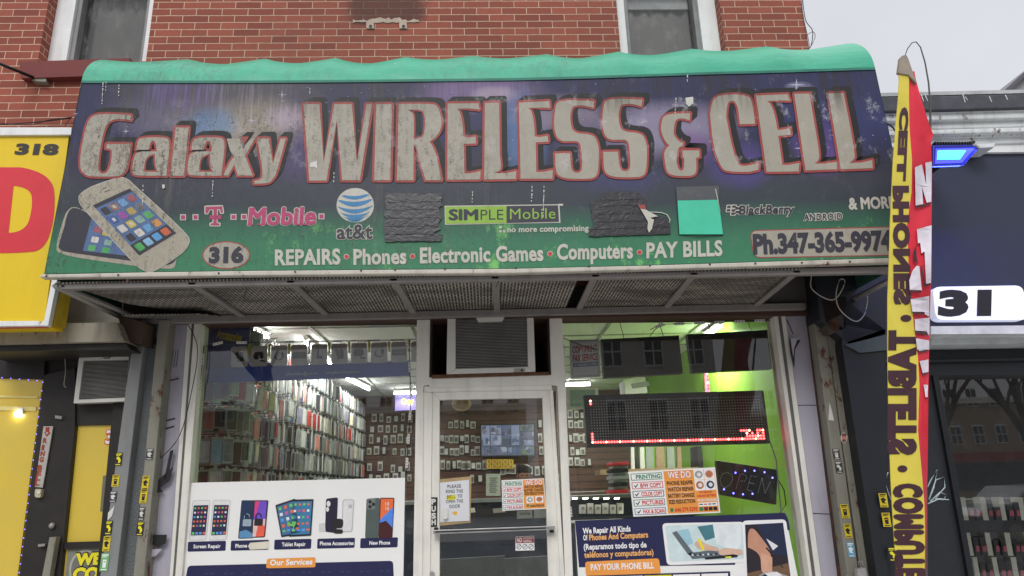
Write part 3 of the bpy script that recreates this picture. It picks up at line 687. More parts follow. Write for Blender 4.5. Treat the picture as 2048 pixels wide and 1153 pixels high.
# tape patches
TAPE = M('duct_tape', c(44, 44, 49), .36, var=.12, scale=14, spec=.45)
_m = MATS['duct_tape']; _t = _m.node_tree; _v = nd(_t, 'TexNoise', Scale=17.0, Detail=3.0, Roughness=.55, Distortion=1.4); _t.links.new(pos(_t, (1, 1, 1.3)), _v.inputs['Vector']); bump(_t, _t.nodes['Principled BSDF'], _v.outputs['Fac'], .38, .009)
def tape(outline, seams, name_label):
    random.seed(len(outline)); g = G(); o2 = []
    for p, q in zip(outline, outline[1:]+outline[:1]):
        n_ = max(1, int((Vector(q)-Vector(p)).length/7))
        for k in range(n_): o2.append((p[0]+(q[0]-p[0])*k/n_+random.uniform(-1.6, 1.6), p[1]+(q[1]-p[1])*k/n_+random.uniform(-.9, .9)))
    g.prism3([P(x, y, AW-.009) for x, y in o2], (0, .004, 0), TAPE)
    for (x0, y0, x1, y1) in seams:
        n_ = 12; up = [(x0+(x1-x0)*k/n_, y0+(y1-y0)*k/n_+random.uniform(-.6, .6)) for k in range(n_+1)]; dn = [(x, y+random.uniform(.8, 1.9)) for x, y in up]
        g.prism3([P(x, y, AW-.0115) for x, y in up+dn[::-1]], (0, .0012, 0), TAPE)
    return g.build('tape_patch', aw, label=name_label)
tape([(770,387),(884,387),(883,412),(878,414),(880,430),(884,436),(878,446),(881,458),(866,466),(870,470),(884,469),(884,482),(770,484),(767,455),(771,436),(768,430),(773,414),(769,402)], [(776,403,880,402),(772,419,876,417),(771,436,879,434),(770,452,876,451),(772,468,882,467)], 'black duct tape patch left of the lime box logo')
tape([(1210,390),(1216,385),(1278,384),(1283,396),(1292,397),(1291,424),(1300,440),(1312,431),(1334,434),(1340,450),(1341,468),(1176,474),(1178,460),(1188,455),(1180,406),(1196,402),(1198,404)], [(1200,399,1290,397),(1196,412,1290,409),(1197,428,1292,425),(1198,443,1296,441),(1181,458,1338,452)], 'ragged black duct tape patch under the ampersand')
g = G(); g.pr([(1276,410),(1290,410),(1292,420),(1316,433),(1300,436),(1308,440),(1304,458),(1298,466),(1295,458),(1296,444),(1288,430)], AW-.018, AW-.016, PWHT); g.pr([(1276,410),(1290,410),(1292,419),(1282,418)], AW-.0195, AW-.0185, PRED)
g.tube([P(x, y, AW-.004) for x, y in ((1300, 425), (1322, 426), (1334, 430), (1340, 440), (1338, 448))], .004, PWHT, 5); g.build('torn_label', aw)
g = G(); g.prism3([P(x, y, AW-.009) for x, y in ((1351,374),(1434,372),(1438,374),(1437,400),(1354,401))], (0, .003, 0), printed('grey_patch', c(84, 86, 90), amt=.3))
g.prism3([P(x, y, AW-.009) for x, y in ((1355,401.5),(1437,400),(1446,469),(1359,469))], (0, .003, 0), printed('teal_patch', c(74, 192, 158), amt=.2))
g.tube([P(1352, 375, AW-.008), P(1358, 469, AW-.006), P(1400, 474, AW-.008), P(1447, 470, AW-.006)], .0022, DGL, 4); g.tube([P(1431, 378, AW-.009), P(1441, 425, AW-.010)], .0025, PWHT, 4)
g.build('vinyl_patch', aw, label='teal vinyl patch with a grey strip along its top')

# ================================================================== the shopfront
CREAMF = grimy('storefront_aluminium', c(222, 220, 212), .5, dark=.3); BRN = grimy('brown_beam', c(70, 46, 38), .7, dark=.4)
LAV = grimy('lavender_panel', c(170, 167, 180), .8, dark=.35, scale=1.5); GALV = grimy('galvanised_channel', c(132, 130, 118), .6, dark=.55, rust=.25)
GALV2 = grimy('grey_channel', c(126, 128, 128), .55, dark=.35); RUSTY = grimy('rusty_strip', c(58, 44, 40), .85, dark=.6, rust=1.0)
SHOPG = glass_mat('shop_glass', (.96, .98, .97, 1), .045, 1.75)
BLK = M('black_plastic', (.018, .018, .02, 1), .5); WPL = M('white_plastic', c(205, 204, 198), .5, var=.08)
sf = thing('storefront', 'aluminium shop front with two display windows under a brown beam', 'shop front', (P(990, 640, 0).x, 0, 0))
g = G(); g.pr([(284, 634), (512, 631), (1024, 620), (1536, 614), (1650, 610), (1650, 629), (1540, 632), (1024, 636), (512, 642), (284, 650)], -.03, .16, BRN); g.build('lintel', sf, bevel=.004)
g = G(); g.pr([(283, 600), (1700, 560), (1700, 612), (1536, 616), (1024, 622), (512, 633), (200, 640), (200, 604)], -.014, .02, grimy('header_board', c(60, 58, 56), .8, dark=.5)); g.build('header', sf)
def post(pts, mat=CREAMF, y0=-.0, y1=.14, name='post', bev=.003):
    g = G(); g.pr(pts, y0, y1, mat); return g.build(name, sf, bevel=bev)
post([(374, 645), (403, 645), (362, 1175), (337, 1175)]); post([(834, 638), (860, 638), (858, 770), (847, 772), (845, 1175), (826, 1175)])
post([(1099, 637), (1124, 636), (1131, 760), (1147, 1175), (1131, 1175), (1115, 772), (1103, 770)])
post([(1547, 632), (1571, 632), (1646, 1175), (1622, 1175)])
post([(1556, 632), (1562, 632), (1634, 1175), (1628, 1175)], M('groove', c(96, 94, 90), .6), -.004, .01, 'frame_groove', 0)
post([(384, 645), (388, 645), (348, 1175), (344, 1175)], MATS['groove'], -.004, .01, 'frame_groove', 0)
post([(858, 755), (1103, 750), (1104, 770), (858, 776)], name='transom'); post([(848, 773), (1103, 768), (1104, 780), (848, 785)], CREAMF, .012, .12, 'door_head')
post([(847, 785), (865, 785), (860, 1175), (845, 1175)], CREAMF, .01, .12, 'door_jamb'); post([(1099, 780), (1106, 780), (1131, 1175), (1122, 1175)], CREAMF, .01, .12, 'door_jamb')
def pane(pts, Y, parent, name='window_pane', m=SHOPG):
    g = G(); g.add([P(x, y, Y) for x, y in pts], [tuple(range(len(pts)))], m); return g.build(name, parent)
pane([(398, 640), (836, 632), (832, 1180), (352, 1180)], .08, sf); pane([(1122, 633), (1552, 626), (1628, 1180), (1140, 1180)], .08, sf)
# door
g = G(); g.pr([(865, 785), (1099, 780), (1122, 1175), (860, 1175)], .03, .075, CREAMF)
g = G()
DL = [(865, 785), (1099, 780), (1122, 1175), (860, 1175)]; DI = [(879, 800), (1085, 796), (1098, 1180), (879, 1180)]
def ring(g, o, i, y0, y1, mat):
    for k in range(4): g.prism3([P(*o[k], y0), P(*o[(k+1) % 4], y0), P(*i[(k+1) % 4], y0), P(*i[k], y0)], (0, y1-y0, 0), mat)
ring(g, DL, DI, .025, .075, CREAMF); dr = g.build('door', sf, bevel=.003)
pane(DI, .05, dr, 'door_glass', SHOPG)
g = G(); g.pr([(866, 1061), (1110, 1052), (1110, 1060), (866, 1069)], -.045, -.015, M('bar_metal', c(170, 170, 170), .3, .6)); g.pr([(870, 1063), (1092, 1055), (1092, 1058), (870, 1066)], -.0465, -.044, BLK)
for x in (872, 1104): g.pr([(x-4, 1056), (x+4, 1056), (x+4, 1066), (x-4, 1066)], -.015, .03, BLK)
g.build('push_bar', dr, bevel=.002)
g = G(); g.pr([(861, 995), (875, 995), (874, 1054), (860, 1054)], .021, .026, BLK)
for ch, y in zip('PUSH', (1002, 1016, 1030, 1043)): g.text(ch, (863.5, y+7), (871, y+7), (863.5, y-3), .0205, WPL, .05)
g.build('push_plate', dr, label='black plate with PUSH in white letters down it')
g = G(); g.pr(ell(864, 1149, 5, 5, 12), .0, .026, MATS['bar_metal']); g.build('lock_cylinder', dr)
# lavender side panels with peeling vinyl
pl = thing('side_panel', 'lavender vinyl clad pier left of the shop window, torn and curling black near its foot', 'wall panel', P(330, 900, 0))
g = G(); g.pr([(338, 640), (374, 645), (337, 1175), (284, 1175)], .01, .2, LAV); g.build('cladding', pl)
g = G()
for pts in ([(308, 968), (345, 935), (338, 962), (318, 976), (325, 984), (304, 988)], [(300, 1070), (333, 1070), (330, 1088), (316, 1095), (298, 1086)], [(292, 1100), (324, 1098), (312, 1112), (290, 1118)], [(340, 903), (346, 900), (334, 960), (328, 958)]):
    g = G(); g.pr(pts, -.03, -.022, BLK if pts[0][0] != 292 else LAV); g.build('torn_flap', pl)
g = G()
for y in (762, 842, 858): g.tube([P(331-(y-740)*.09, y, .005), P(345-(y-740)*.09, y-1, .004), P(360-(y-740)*.1, y-5, .004)], .004, BLK, 4)
for x in (347, 352, 357): g.tube([P(x, 700, .006), P(x-5, 735, .006)], .0018, BLK, 3)
g.build('crease', pl)
pr_ = thing('side_panel', 'lavender grey clad pier right of the shop window with a torn flap high up', 'wall panel', P(1620, 900, 0))
g = G(); g.pr([(1571, 632), (1614, 630), (1680, 1175), (1646, 1175)], .01, .2, LAV); g.build('cladding', pr_)
g = G(); g.pr([(1580, 678), (1601, 681), (1590, 700), (1589, 735), (1582, 706)], -.03, -.02, BLK); g.pr([(1581, 677), (1596, 676), (1588, 698), (1587, 715)], -.034, -.03, LAV)
g.tube([P(1574, 640, .006), P(1586, 668, .005)], .003, BLK, 4)
for a, b in (((1596, 811), (1633, 811)), ((1626, 1027), (1662, 1029))): g.tube([P(*a, .008), P(*b, .008)], .0022, BLK, 4)
g.build('torn_flap', pr_)
g = G(); g.pr([(1613, 625), (1628, 622), (1697, 1175), (1680, 1175)], -.01, .15, RUSTY); tag(g.build('metal_strip'), 'rust eaten dark steel strip along the right lavender pier', 'metal strip')
# shutter guide channels
DIA = M('diamond_plate', c(104, 108, 110), .45, .2, var=.15, scale=3)
_t = DIA.node_tree; w_ = nd(_t, 'TexBrick'); w_.offset = .5
for k_, v in (('Scale', 1.0), ('Mortar Size', .004), ('Mortar Smooth', .6), ('Brick Width', .05), ('Row Height', .022)): w_.inputs[k_].default_value = v
mp = nd(_t, 'Mapping'); mp.inputs['Rotation'].default_value = (R_(90), 0, R_(0)); gg = nd(_t, 'NewGeometry')
cb_ = nd(_t, 'CombineXYZ'); sp_ = nd(_t, 'SeparateXYZ'); _t.links.new(gg.outputs['Position'], sp_.inputs[0])
_t.links.new(mth(_t, 'ADD', sp_.outputs['X'], mth(_t, 'MULTIPLY', mth(_t, 'ABSOLUTE', mth(_t, 'SUBTRACT', mth(_t, 'FRACT', mth(_t, 'MULTIPLY', sp_.outputs['X'], 18.0)), .5)), .05)), cb_.inputs[0])
_t.links.new(mth(_t, 'ADD', sp_.outputs['Z'], mth(_t, 'MULTIPLY', mth(_t, 'ABSOLUTE', mth(_t, 'SUBTRACT', mth(_t, 'FRACT', mth(_t, 'MULTIPLY', sp_.outputs['X'], 18.0)), .5)), .04)), cb_.inputs[1])
_t.links.new(cb_.outputs[0], w_.inputs['Vector']); bump(_t, _t.nodes['Principled BSDF'], w_.outputs['Fac'], .8, .003)
lc = thing('shutter_channel', 'pair of grey shutter guides with a chequer plate strip between, left of the shop', 'shutter guide', P(270, 900, -.1))
g = G(); g.pr([(264, 690), (287, 690), (230, 1175), (197, 1175)], -.12, .1, GALV2); g.build('guide_rail', lc, bevel=.004)
g = G(); g.pr([(287, 640), (318, 640), (265, 1175), (229, 1175)], -.05, .1, DIA); g.build('chequer_plate', lc)
g = G(); g.pr([(317, 640), (338, 640), (286, 1175), (264, 1175)], -.1, .1, GALV); g.build('guide_rail', lc, bevel=.004)
g = G(); g.pr([(338, 640), (341, 640), (290, 1175), (286, 1175)], -.02, .1, BLK); g.pr([(287, 677), (317, 677), (316, 690), (287, 690)], -.055, -.05, BLK); g.build('slot', lc)
rc = thing('shutter_channel', 'pair of dirty grey shutter guides right of the rusty strip', 'shutter guide', P(1680, 900, -.1))
g = G(); g.pr([(1625, 625), (1648, 622), (1721, 1175), (1698, 1175)], -.1, .1, GALV); g.build('guide_rail', rc, bevel=.004)
g = G(); g.pr([(1648, 622), (1654, 622), (1728, 1175), (1721, 1175)], -.03, .1, BLK); g.build('slot', rc)
g = G(); g.pr([(1652, 650), (1684, 690), (1757, 1175), (1726, 1175)], -.1, .1, GALV); g.build('guide_rail', rc, bevel=.004)
g = G(); g.pr([(1640, 600), (1694, 590), (1696, 660), (1660, 668), (1648, 640)], -.2, .1, grimy('crumbling_block', c(76, 66, 60), .9, dark=.7, rust=.5)); g.build('end_block', rc, bevel=.01)

# ------------------------------------------------------------------ air conditioners
def air_con(name_label, box, grille, Y, depth, slats, ears, parent_label=None):
    t = thing('air_conditioner', name_label, 'air conditioner', P((box[0][0]+box[1][0])/2, box[2][1], Y))
    g = G(); ring(g, box, grille, Y, Y+.03, WPL); bk = [tuple(p) for p in box]
    g.prism3([P(*p, Y+.03) for p in box], (0, depth, 0), WPL); g.build('casing', t, bevel=.004)
    g = G(); g.pr(grille, Y+.02, Y+.025, M('coil', c(52, 50, 50), .6, var=.4, scale=40)); q = quadmap(grille)
    for i in range(slats):
        v = (i+.5)/slats; a, b = q(0, v), q(1, v); g.pr([a, b, (b[0], b[1]+.9), (a[0], a[1]+.9)], Y+.004, Y+.02, M('slat', c(140, 138, 136), .5))
    g.build('grille', t); return t
a1 = air_con('window air conditioner set into the dark opening above the shop door', [(895, 634), (1067, 631), (1071, 744), (893, 749)], [(911, 636), (1054, 633), (1056, 734), (911, 738)], -.02, .5, 34, 1)
g = G(); g.pr([(1028, 738), (1050, 737), (1050, 744), (1028, 745)], -.024, -.016, ALU); g.ball(P(1044, 741, -.03), .008, BLK); g.pr([(951, 634), (1010, 633), (1004, 643), (957, 644)], -.03, .0, WPL); g.build('bracket', a1)
g = G(); dw = M('dark_wood', c(58, 44, 36), .8, var=.4, scale=8)
g.prism3([P(858, 757, .1), P(1103, 752, .1), P(1103, 757, .1), P(858, 762, .1)], (0, .5, 0), dw)
for pts in ([(860, 640), (864, 640), (862, 755), (858, 755)], [(1095, 637), (1100, 637), (1103, 752), (1098, 752)]): g.pr(pts, .02, .6, dw)
g.pr([(855, 630), (1105, 628), (1105, 760), (855, 762)], .6, .62, dw); g.build('ac_recess', sf)
g = G(); g.pr([(863, 750), (1098, 744), (1098, 750), (990, 753), (863, 757)], -.02, .1, grimy('rotten_sill', c(98, 70, 52), .9, dark=.7, rust=.8)); g.build('ledge', sf, bevel=.003)

# ------------------------------------------------------------------ posters and notices
PAP = M('poster_white', c(228, 229, 224), .45, var=.03, scale=3); NAVY = M('poster_navy', c(36, 38, 76), .4, var=.08); ORG_ = M('poster_orange', c(232, 150, 70), .45, var=.06)
TXW = M('text_white', c(232, 232, 228), .5, var=.02); TXK = M('text_black', c(34, 32, 36), .5, var=.05); TXR = M('text_red', c(196, 44, 48), .5, var=.05); TXG = M('text_green', c(36, 120, 84), .5, var=.05)
TXO = M('text_orange', c(238, 168, 100), .5, var=.03); YEL = M('yellow_mark', c(236, 214, 40), .5, var=.05)
def pc(name, r, g_, b): return M('pic_'+name, c(r, g_, b), .4, var=.12, scale=20)
sb = thing('poster', 'big white services poster showing phones and tablets, in the left shop window', 'poster', P(590, 1175, .03))
PQ = [(383, 966), (810, 956), (806, 1185), (357, 1185)]
g = G(); g.pr(PQ, .03, .036, PAP); g.build('board', sb)
g = G(); y0, y1, y2, y3 = .0285, .0275, .0265, .0255
for x0, xm, yy, lab in ((375, 452, 1083, 'Screen Repair'), (461, 538, 1081, 'Phone'), (548, 623, 1079, 'Tablet Repair'), (634, 710, 1077, 'Phone Accessories'), (720, 796, 1076, 'New Phone')):
    g.flat(rrect([(x0+1, yy+1), (xm, yy-1), (xm-1, yy+19), (x0, yy+21)], 3), y0, NAVY)
w4 = {'Screen Repair': (387, 441, 1097), 'Phone': (471, 494, 1096), 'Tablet Repair': (564, 611, 1093), 'Phone Accessories': (640, 707, 1091), 'New Phone': (739, 780, 1090)}
for s_, (xa, xb, yb) in w4.items(): g.text(s_, (xa, yb), (xb, yb-.8), (xa, yb-7.2), y1, TXW, .03, 1.03)
g.flat([(500, 1086), (538, 1083), (538, 1098), (500, 1100), (496, 1093)], y1, M('tape_paper', c(206, 202, 186), .7))
g.flat(rrect([(534, 1118), (631, 1115), (631, 1135), (532, 1137)], 4), y1, ORG_); g.text('Our Services', (540, 1131), (624, 1129), (541, 1120.5), y2, TXW, .035, 1.04)
g.flat(rrect([(376, 1132), (786, 1122), (789, 1185), (366, 1185)], 7), y0, NAVY)
for k in range(30):                                  # pale scuff marks on the navy panel
    x = 395+k*13; g.flat([(x, 1148-k*.2), (x+7, 1147.5-k*.2), (x+7, 1149-k*.2), (x, 1149-k*.2)], y1, M('pic_scuff', c(70, 74, 110), .5)) if k % 3 else None
g.build('print', sb)
SCRN = pc('screen', 44, 46, 74); SKYB = pc('sky', 96, 150, 200); WH = pc('white', 216, 216, 216)
app = [pc('app%d' % i, *v) for i, v in enumerate(((110, 190, 110), (225, 225, 225), (90, 150, 220), (220, 110, 80), (230, 180, 90), (190, 90, 160)))]
def picture(draw, label):
    g = G(); draw(g); g.build('picture', sb, label=label)
def phone_pic(q, rows, cols, frame, scr_, dock=True, r=4):
    def f(g):
        m = quadmap(q); g.flat(offset(rrect(q, r), .8), y0, pc('edge', 176, 176, 182)); g.flat(rrect(q, r), y1, frame)
        ins = (.07, .12) if frame is WH else (.06, .05)
        g.flat([m(ins[0], ins[1]), m(1-ins[0], ins[1]), m(1-ins[0], 1-ins[1]), m(ins[0], 1-ins[1])], y2, scr_)
        for i in range(rows):
            for j in range(cols):
                u = ins[0]+.06+(1-2*ins[0]-.06)*j/cols; v = ins[1]+.05+(1-2*ins[1]-.2)*i/rows
                d = .5*(1-2*ins[0])/cols; h = d*.52*abs((Vector(q[1])-Vector(q[0])).length/(Vector(q[3])-Vector(q[0])).length)*1.9
                g.flat([m(u, v), m(u+d, v), m(u+d, v+h), m(u, v+h)], y3, app[(i*7+j*3+i*j) % 6])
        if dock:
            for j in range(4): u = ins[0]+.05+(1-2*ins[0])*j/4; g.flat([m(u, .80), m(u+.15, .80), m(u+.15, .86), m(u, .86)], y3, app[(0, 2, 2, 3)[j]])
    return f
picture(phone_pic([(386, 1002), (420, 1001), (412, 1080), (378, 1081)], 5, 4, WH, SCRN), 'white phone with cracked screen of app icons')
picture(phone_pic([(427, 1001), (461, 1001), (453, 1079), (419, 1081)], 5, 4, WH, SCRN), 'white phone with clean screen of app icons')
def two(g):
    g.flat(rrect([(483, 1001), (512, 1001), (507, 1077), (476, 1078)], 3), y0, pc('deep', 36, 52, 84)); g.flat(rrect([(508, 1001), (537, 1001), (530, 1075), (503, 1076)], 3), y1, TXK)
    g.flat([(510, 1003), (534, 1003), (531, 1038), (507, 1040)], y2, pc('violet', 110, 80, 190)); g.flat([(510, 1003), (520, 1003), (512, 1030), (508, 1036)], y3, pc('pink', 210, 70, 130)); g.flat([(507, 1040), (531, 1038), (528, 1073), (505, 1074)], y2, pc('pale', 220, 190, 190)); g.flat([(516, 1050), (530, 1052), (528, 1073), (511, 1074)], y3, pc('coral', 226, 96, 76))
    g.flat([(479, 1064), (492, 1060), (506, 1068), (505, 1076), (478, 1076)], y1, pc('bluegrey', 90, 140, 180))
    for cx, cy, m_ in ((494, 1046, pc('padlock', 150, 168, 180)), (517, 1045, TXK)):
        g.flat(rrect([(cx-8, cy-7), (cx+9, cy-7), (cx+8, cy+7), (cx-9, cy+7)], 2), y3-.0005, m_)
        g.tube([P(cx-5, cy-7, y3-.001), P(cx-5, cy-14, y3-.001), P(cx, cy-18, y3-.001), P(cx+5, cy-15, y3-.001), P(cx+5, cy-10, y3-.001)], .0035, m_, 4)
picture(two, 'dark phone and bright phone each with an open padlock')
picture(phone_pic([(551, 1011), (590, 998), (603, 1068), (563, 1075)], 4, 3, TXK, pc('tablet_blue', 70, 110, 150), r=2), 'tilted black tablet with cracked screen')
picture(phone_pic([(584, 1000), (627, 999), (622, 1072), (578, 1074)], 4, 4, TXK, pc('tablet_teal', 60, 120, 160), r=2), 'upright black tablet with app icons')
def arr(g): g.flat([(573, 1036), (578, 1046), (584, 1049), (584, 1043), (593, 1044), (587, 1057), (585, 1053), (576, 1051)], y3-.0012, pc('arrow', 110, 190, 90))
picture(arr, 'green curved arrow over the tablets')
def acc(g):
    g.flat(rrect([(652, 998), (676, 995), (673, 1067), (650, 1064)], 4), y0, pc('plum', 40, 34, 56)); g.flat(ell(657, 1008, 4, 6, 12), y1, WH); g.flat(ell(655, 1019, 3, 5, 12), y1, WH)
    g.flat(offset(rrect([(686, 1000), (708, 1000), (704, 1064), (684, 1064)], 5), .8), y0, pc('clearline', 176, 178, 182)); g.flat(rrect([(687, 1001), (707, 1001), (703, 1063), (685, 1063)], 4), y1, WH)
    g.flat(rrect([(666, 1038), (687, 1038), (686, 1057), (665, 1057)], 7), y2, TXK); g.flat(rrect([(666, 1059), (686, 1059), (686, 1068), (667, 1068)], 5), y2, TXK)
    g.flat([(697, 1010), (704, 1010), (704, 1017), (697, 1017)], y2, pc('clearline', 176, 178, 182)); g.flat([(638, 1048), (650, 1046), (651, 1064), (638, 1064)], y1, pc('plug', 200, 200, 200))
picture(acc, 'phone cases, earbuds and charger')
def newp(g):
    g.flat(rrect([(733, 998), (760, 996), (757, 1077), (730, 1077)], 4), y0, pc('graphite', 78, 90, 88))
    g.flat(rrect([(735, 998), (751, 997), (750, 1019), (734, 1020)], 4), y1, pc('lensplate', 112, 122, 120))
    for cx, cy in ((740, 1004), (740, 1014), (747, 1009)): g.flat(ell(cx, cy, 3.4, 3.6, 12), y2, TXK)
    g.flat(rrect([(760, 996), (789, 996), (785, 1076), (757, 1077)], 3), y1, pc('maroon', 70, 30, 34))
    g.flat([(762, 998), (787, 998), (786, 1015), (760, 1040)], y2, pc('tangerine', 226, 110, 60)); g.flat([(786, 1015), (785, 1056), (772, 1042), (759, 1046), (760, 1040)], y2, pc('azure', 80, 130, 220))
    g.text('18', (771, 1012), (778, 1012), (771, 1005), y3, WH); g.text('18', (771, 1021), (778, 1021), (771, 1014), y3, WH)
picture(newp, 'grey phone with three lenses beside a colourful screen')

rp_ = thing('poster', 'navy and white phone repair poster at the foot of the right shop window', 'poster', P(1370, 1175, .03))
g = G(); RQ = [(1150, 1044), (1570, 1027), (1602, 1185), (1158, 1185)]; g.pr(RQ, .03, .036, PAP); g.build('board', rp_)
g = G(); g.flat([(1150, 1042), (1570, 1026), (1577, 1041), (1580, 1060), (1480, 1080), (1470, 1130), (1158, 1135)], y0, NAVY)
def T(s_, x0, y0_, x1, y1_, h, m_, b=.035, Y=y2, sp=1.02): g.text(s_, (x0, y0_), (x1, y1_), (x0-h*.06, y0_-h), Y, m_, b, sp)
T('We Repair All Kinds', 1166, 1068, 1261, 1063, 11, TXW); T('Of', 1167, 1081, 1175, 1080.6, 10, TXW); T('Phones And Computers', 1179, 1081, 1296, 1075, 11, TXO)
T('(Reparamos todo tipo de', 1168, 1100, 1293, 1095, 11, TXW, .03); T('teléfonos y computadoras)', 1169, 1116, 1307, 1110, 11, TXO, .03)
g.flat(rrect([(1170, 1124), (1318, 1117), (1322, 1150), (1172, 1153)], 6), y2, ORG_); T('PAY YOUR PHONE BILL', 1182, 1141, 1308, 1137, 12, TXW, .03, y3)
g.flat(rrect([(1324, 1047), (1488, 1044), (1496, 1125), (1334, 1131)], 9), y1, TXW); g.flat(rrect([(1484, 1042), (1572, 1039), (1590, 1175), (1492, 1180)], 9), y1+.0004, TXW)
g.flat([(1173, 1152), (1460, 1143), (1463, 1185), (1174, 1185)], y3, NAVY)
for a, b, m_ in ((1178, 1286, PAP), (1289, 1343, YEL), (1346, 1400, PAP), (1403, 1456, PAP)): g.flat([(a, 1155-(a-1178)*.03), (b, 1155-(b-1178)*.03), (b, 1185), (a, 1185)], y3-.0005, m_)
g.build('print', rp_)
g = G()   # picture: bright lab bench, technician's hands on an opened laptop
q = [(1330, 1052), (1484, 1048), (1489, 1118), (1340, 1124)]; m = quadmap(q); g.flat(rrect(q, 6), y2, pc('bench', 196, 214, 216))
g.flat([m(.42, .05), m(.62, .0), m(.66, .35), m(.5, .45)], y3, pc('labteal', 70, 120, 130)); g.flat([m(.15, .15), m(.3, .1), m(.34, .5), m(.22, .6)], y3+.0003, pc('labsky', 150, 190, 205))
g.flat(chaikin([m(.62, .0), m(.98, 0), m(.99, .75)+(1,), m(.8, .72)+(1,), m(.64, .55)]), y3-.0003, pc('coat', 214, 222, 224))
g.flat([m(.08, .2), m(.14, .15), m(.34, .82), m(.26, .84)], y3-.0006, pc('laptoplid', 96, 104, 110)); g.flat([m(.26, .78), m(.66, .7), m(.72, .92), m(.3, .95)], y3-.0006, pc('board', 90, 104, 112))
for k in range(10): g.flat([m(.3+.035*k, .8+.02*(k % 3)), m(.322+.035*k, .8+.02*(k % 3)), m(.325+.035*k, .86), m(.303+.035*k, .86)], y3-.0009, TXK if k % 2 else WH)
g.flat(chaikin([m(.34, .5)+(1,), m(.44, .42)+(1,), m(.5, .55)+(1,), m(.66, .66), m(.66, .76), m(.48, .72)+(1,), m(.4, .68)+(1,)]), y3-.0012, pc('hand', 206, 172, 150))
g.flat(chaikin([m(.66, .72)+(1,), m(.78, .66)+(1,), m(.98, .74), m(.98, .88), m(.78, .9)+(1,), m(.66, .86)+(1,)]), y3-.0012, pc('hand', 206, 172, 150))
g.flat([m(.4, .4), m(.435, .38), m(.475, .7), m(.45, .74)], y3-.0015, YEL); g.flat([m(.46, .92), m(.86, .86), m(.92, .9), m(.9, .95), m(.48, .98)], y3-.0012, TXK); g.flat([m(.74, .92), m(.82, .91), m(.83, .96), m(.75, .97)], y3-.0015, pc('limehandle', 210, 210, 60))
g.build('picture', rp_, label='technician in white working on an opened laptop')
g = G(); q = [(1490, 1050), (1566, 1046), (1585, 1180), (1496, 1185)]; m = quadmap(q); g.flat(q, y2, pc('darkdesk', 44, 38, 44))
g.flat([m(.0, .72), m(1, .6), m(1, 1), m(0, 1)], y2-.0002, pc('timber', 110, 84, 64)); g.flat([m(.3, .0), m(1, 0), m(1, .5), m(.6, .45)], y2-.0003, pc('denim', 36, 44, 70))
g.flat(chaikin([m(.05, .1)+(1,), m(.2, .04)+(1,), m(.4, .2)+(1,), m(.62, .42)+(1,), m(.55, .56)+(1,), m(.42, .42)+(1,), m(.36, .6)+(1,), m(.3, .4)+(1,), m(.05, .34)]), y3, pc('wrist', 190, 140, 116))
g.flat(chaikin([m(.36, .42), m(.62, .5), m(.6, .72)+(1,), m(.52, .74)+(1,), m(.46, .7)+(1,), m(.38, .74)+(1,), m(.32, .66)+(1,)]), y3-.0003, pc('fingers', 204, 158, 132))
g.flat([m(.52, .22), m(.8, .34), m(.66, .4)], y3-.0005, WH); g.flat([m(.48, .36), m(.52, .35), m(.86, .66), m(.84, .67)], y3-.0007, TXK)
g.flat(rrect([m(.02, .86), m(.5, .68), m(.98, .8), m(.5, 1.0)], 6), y3-.0001, pc('phonebody', 150, 152, 154)); g.flat([m(.1, .86), m(.45, .73), m(.8, .8), m(.46, .95)], y3-.0004, TXK); g.flat([m(.4, .73), m(.7, .72), m(.82, .78), m(.55, .82)], y3-.0006, WH)
g.build('picture', rp_, label='hands prising open a phone with a tool')

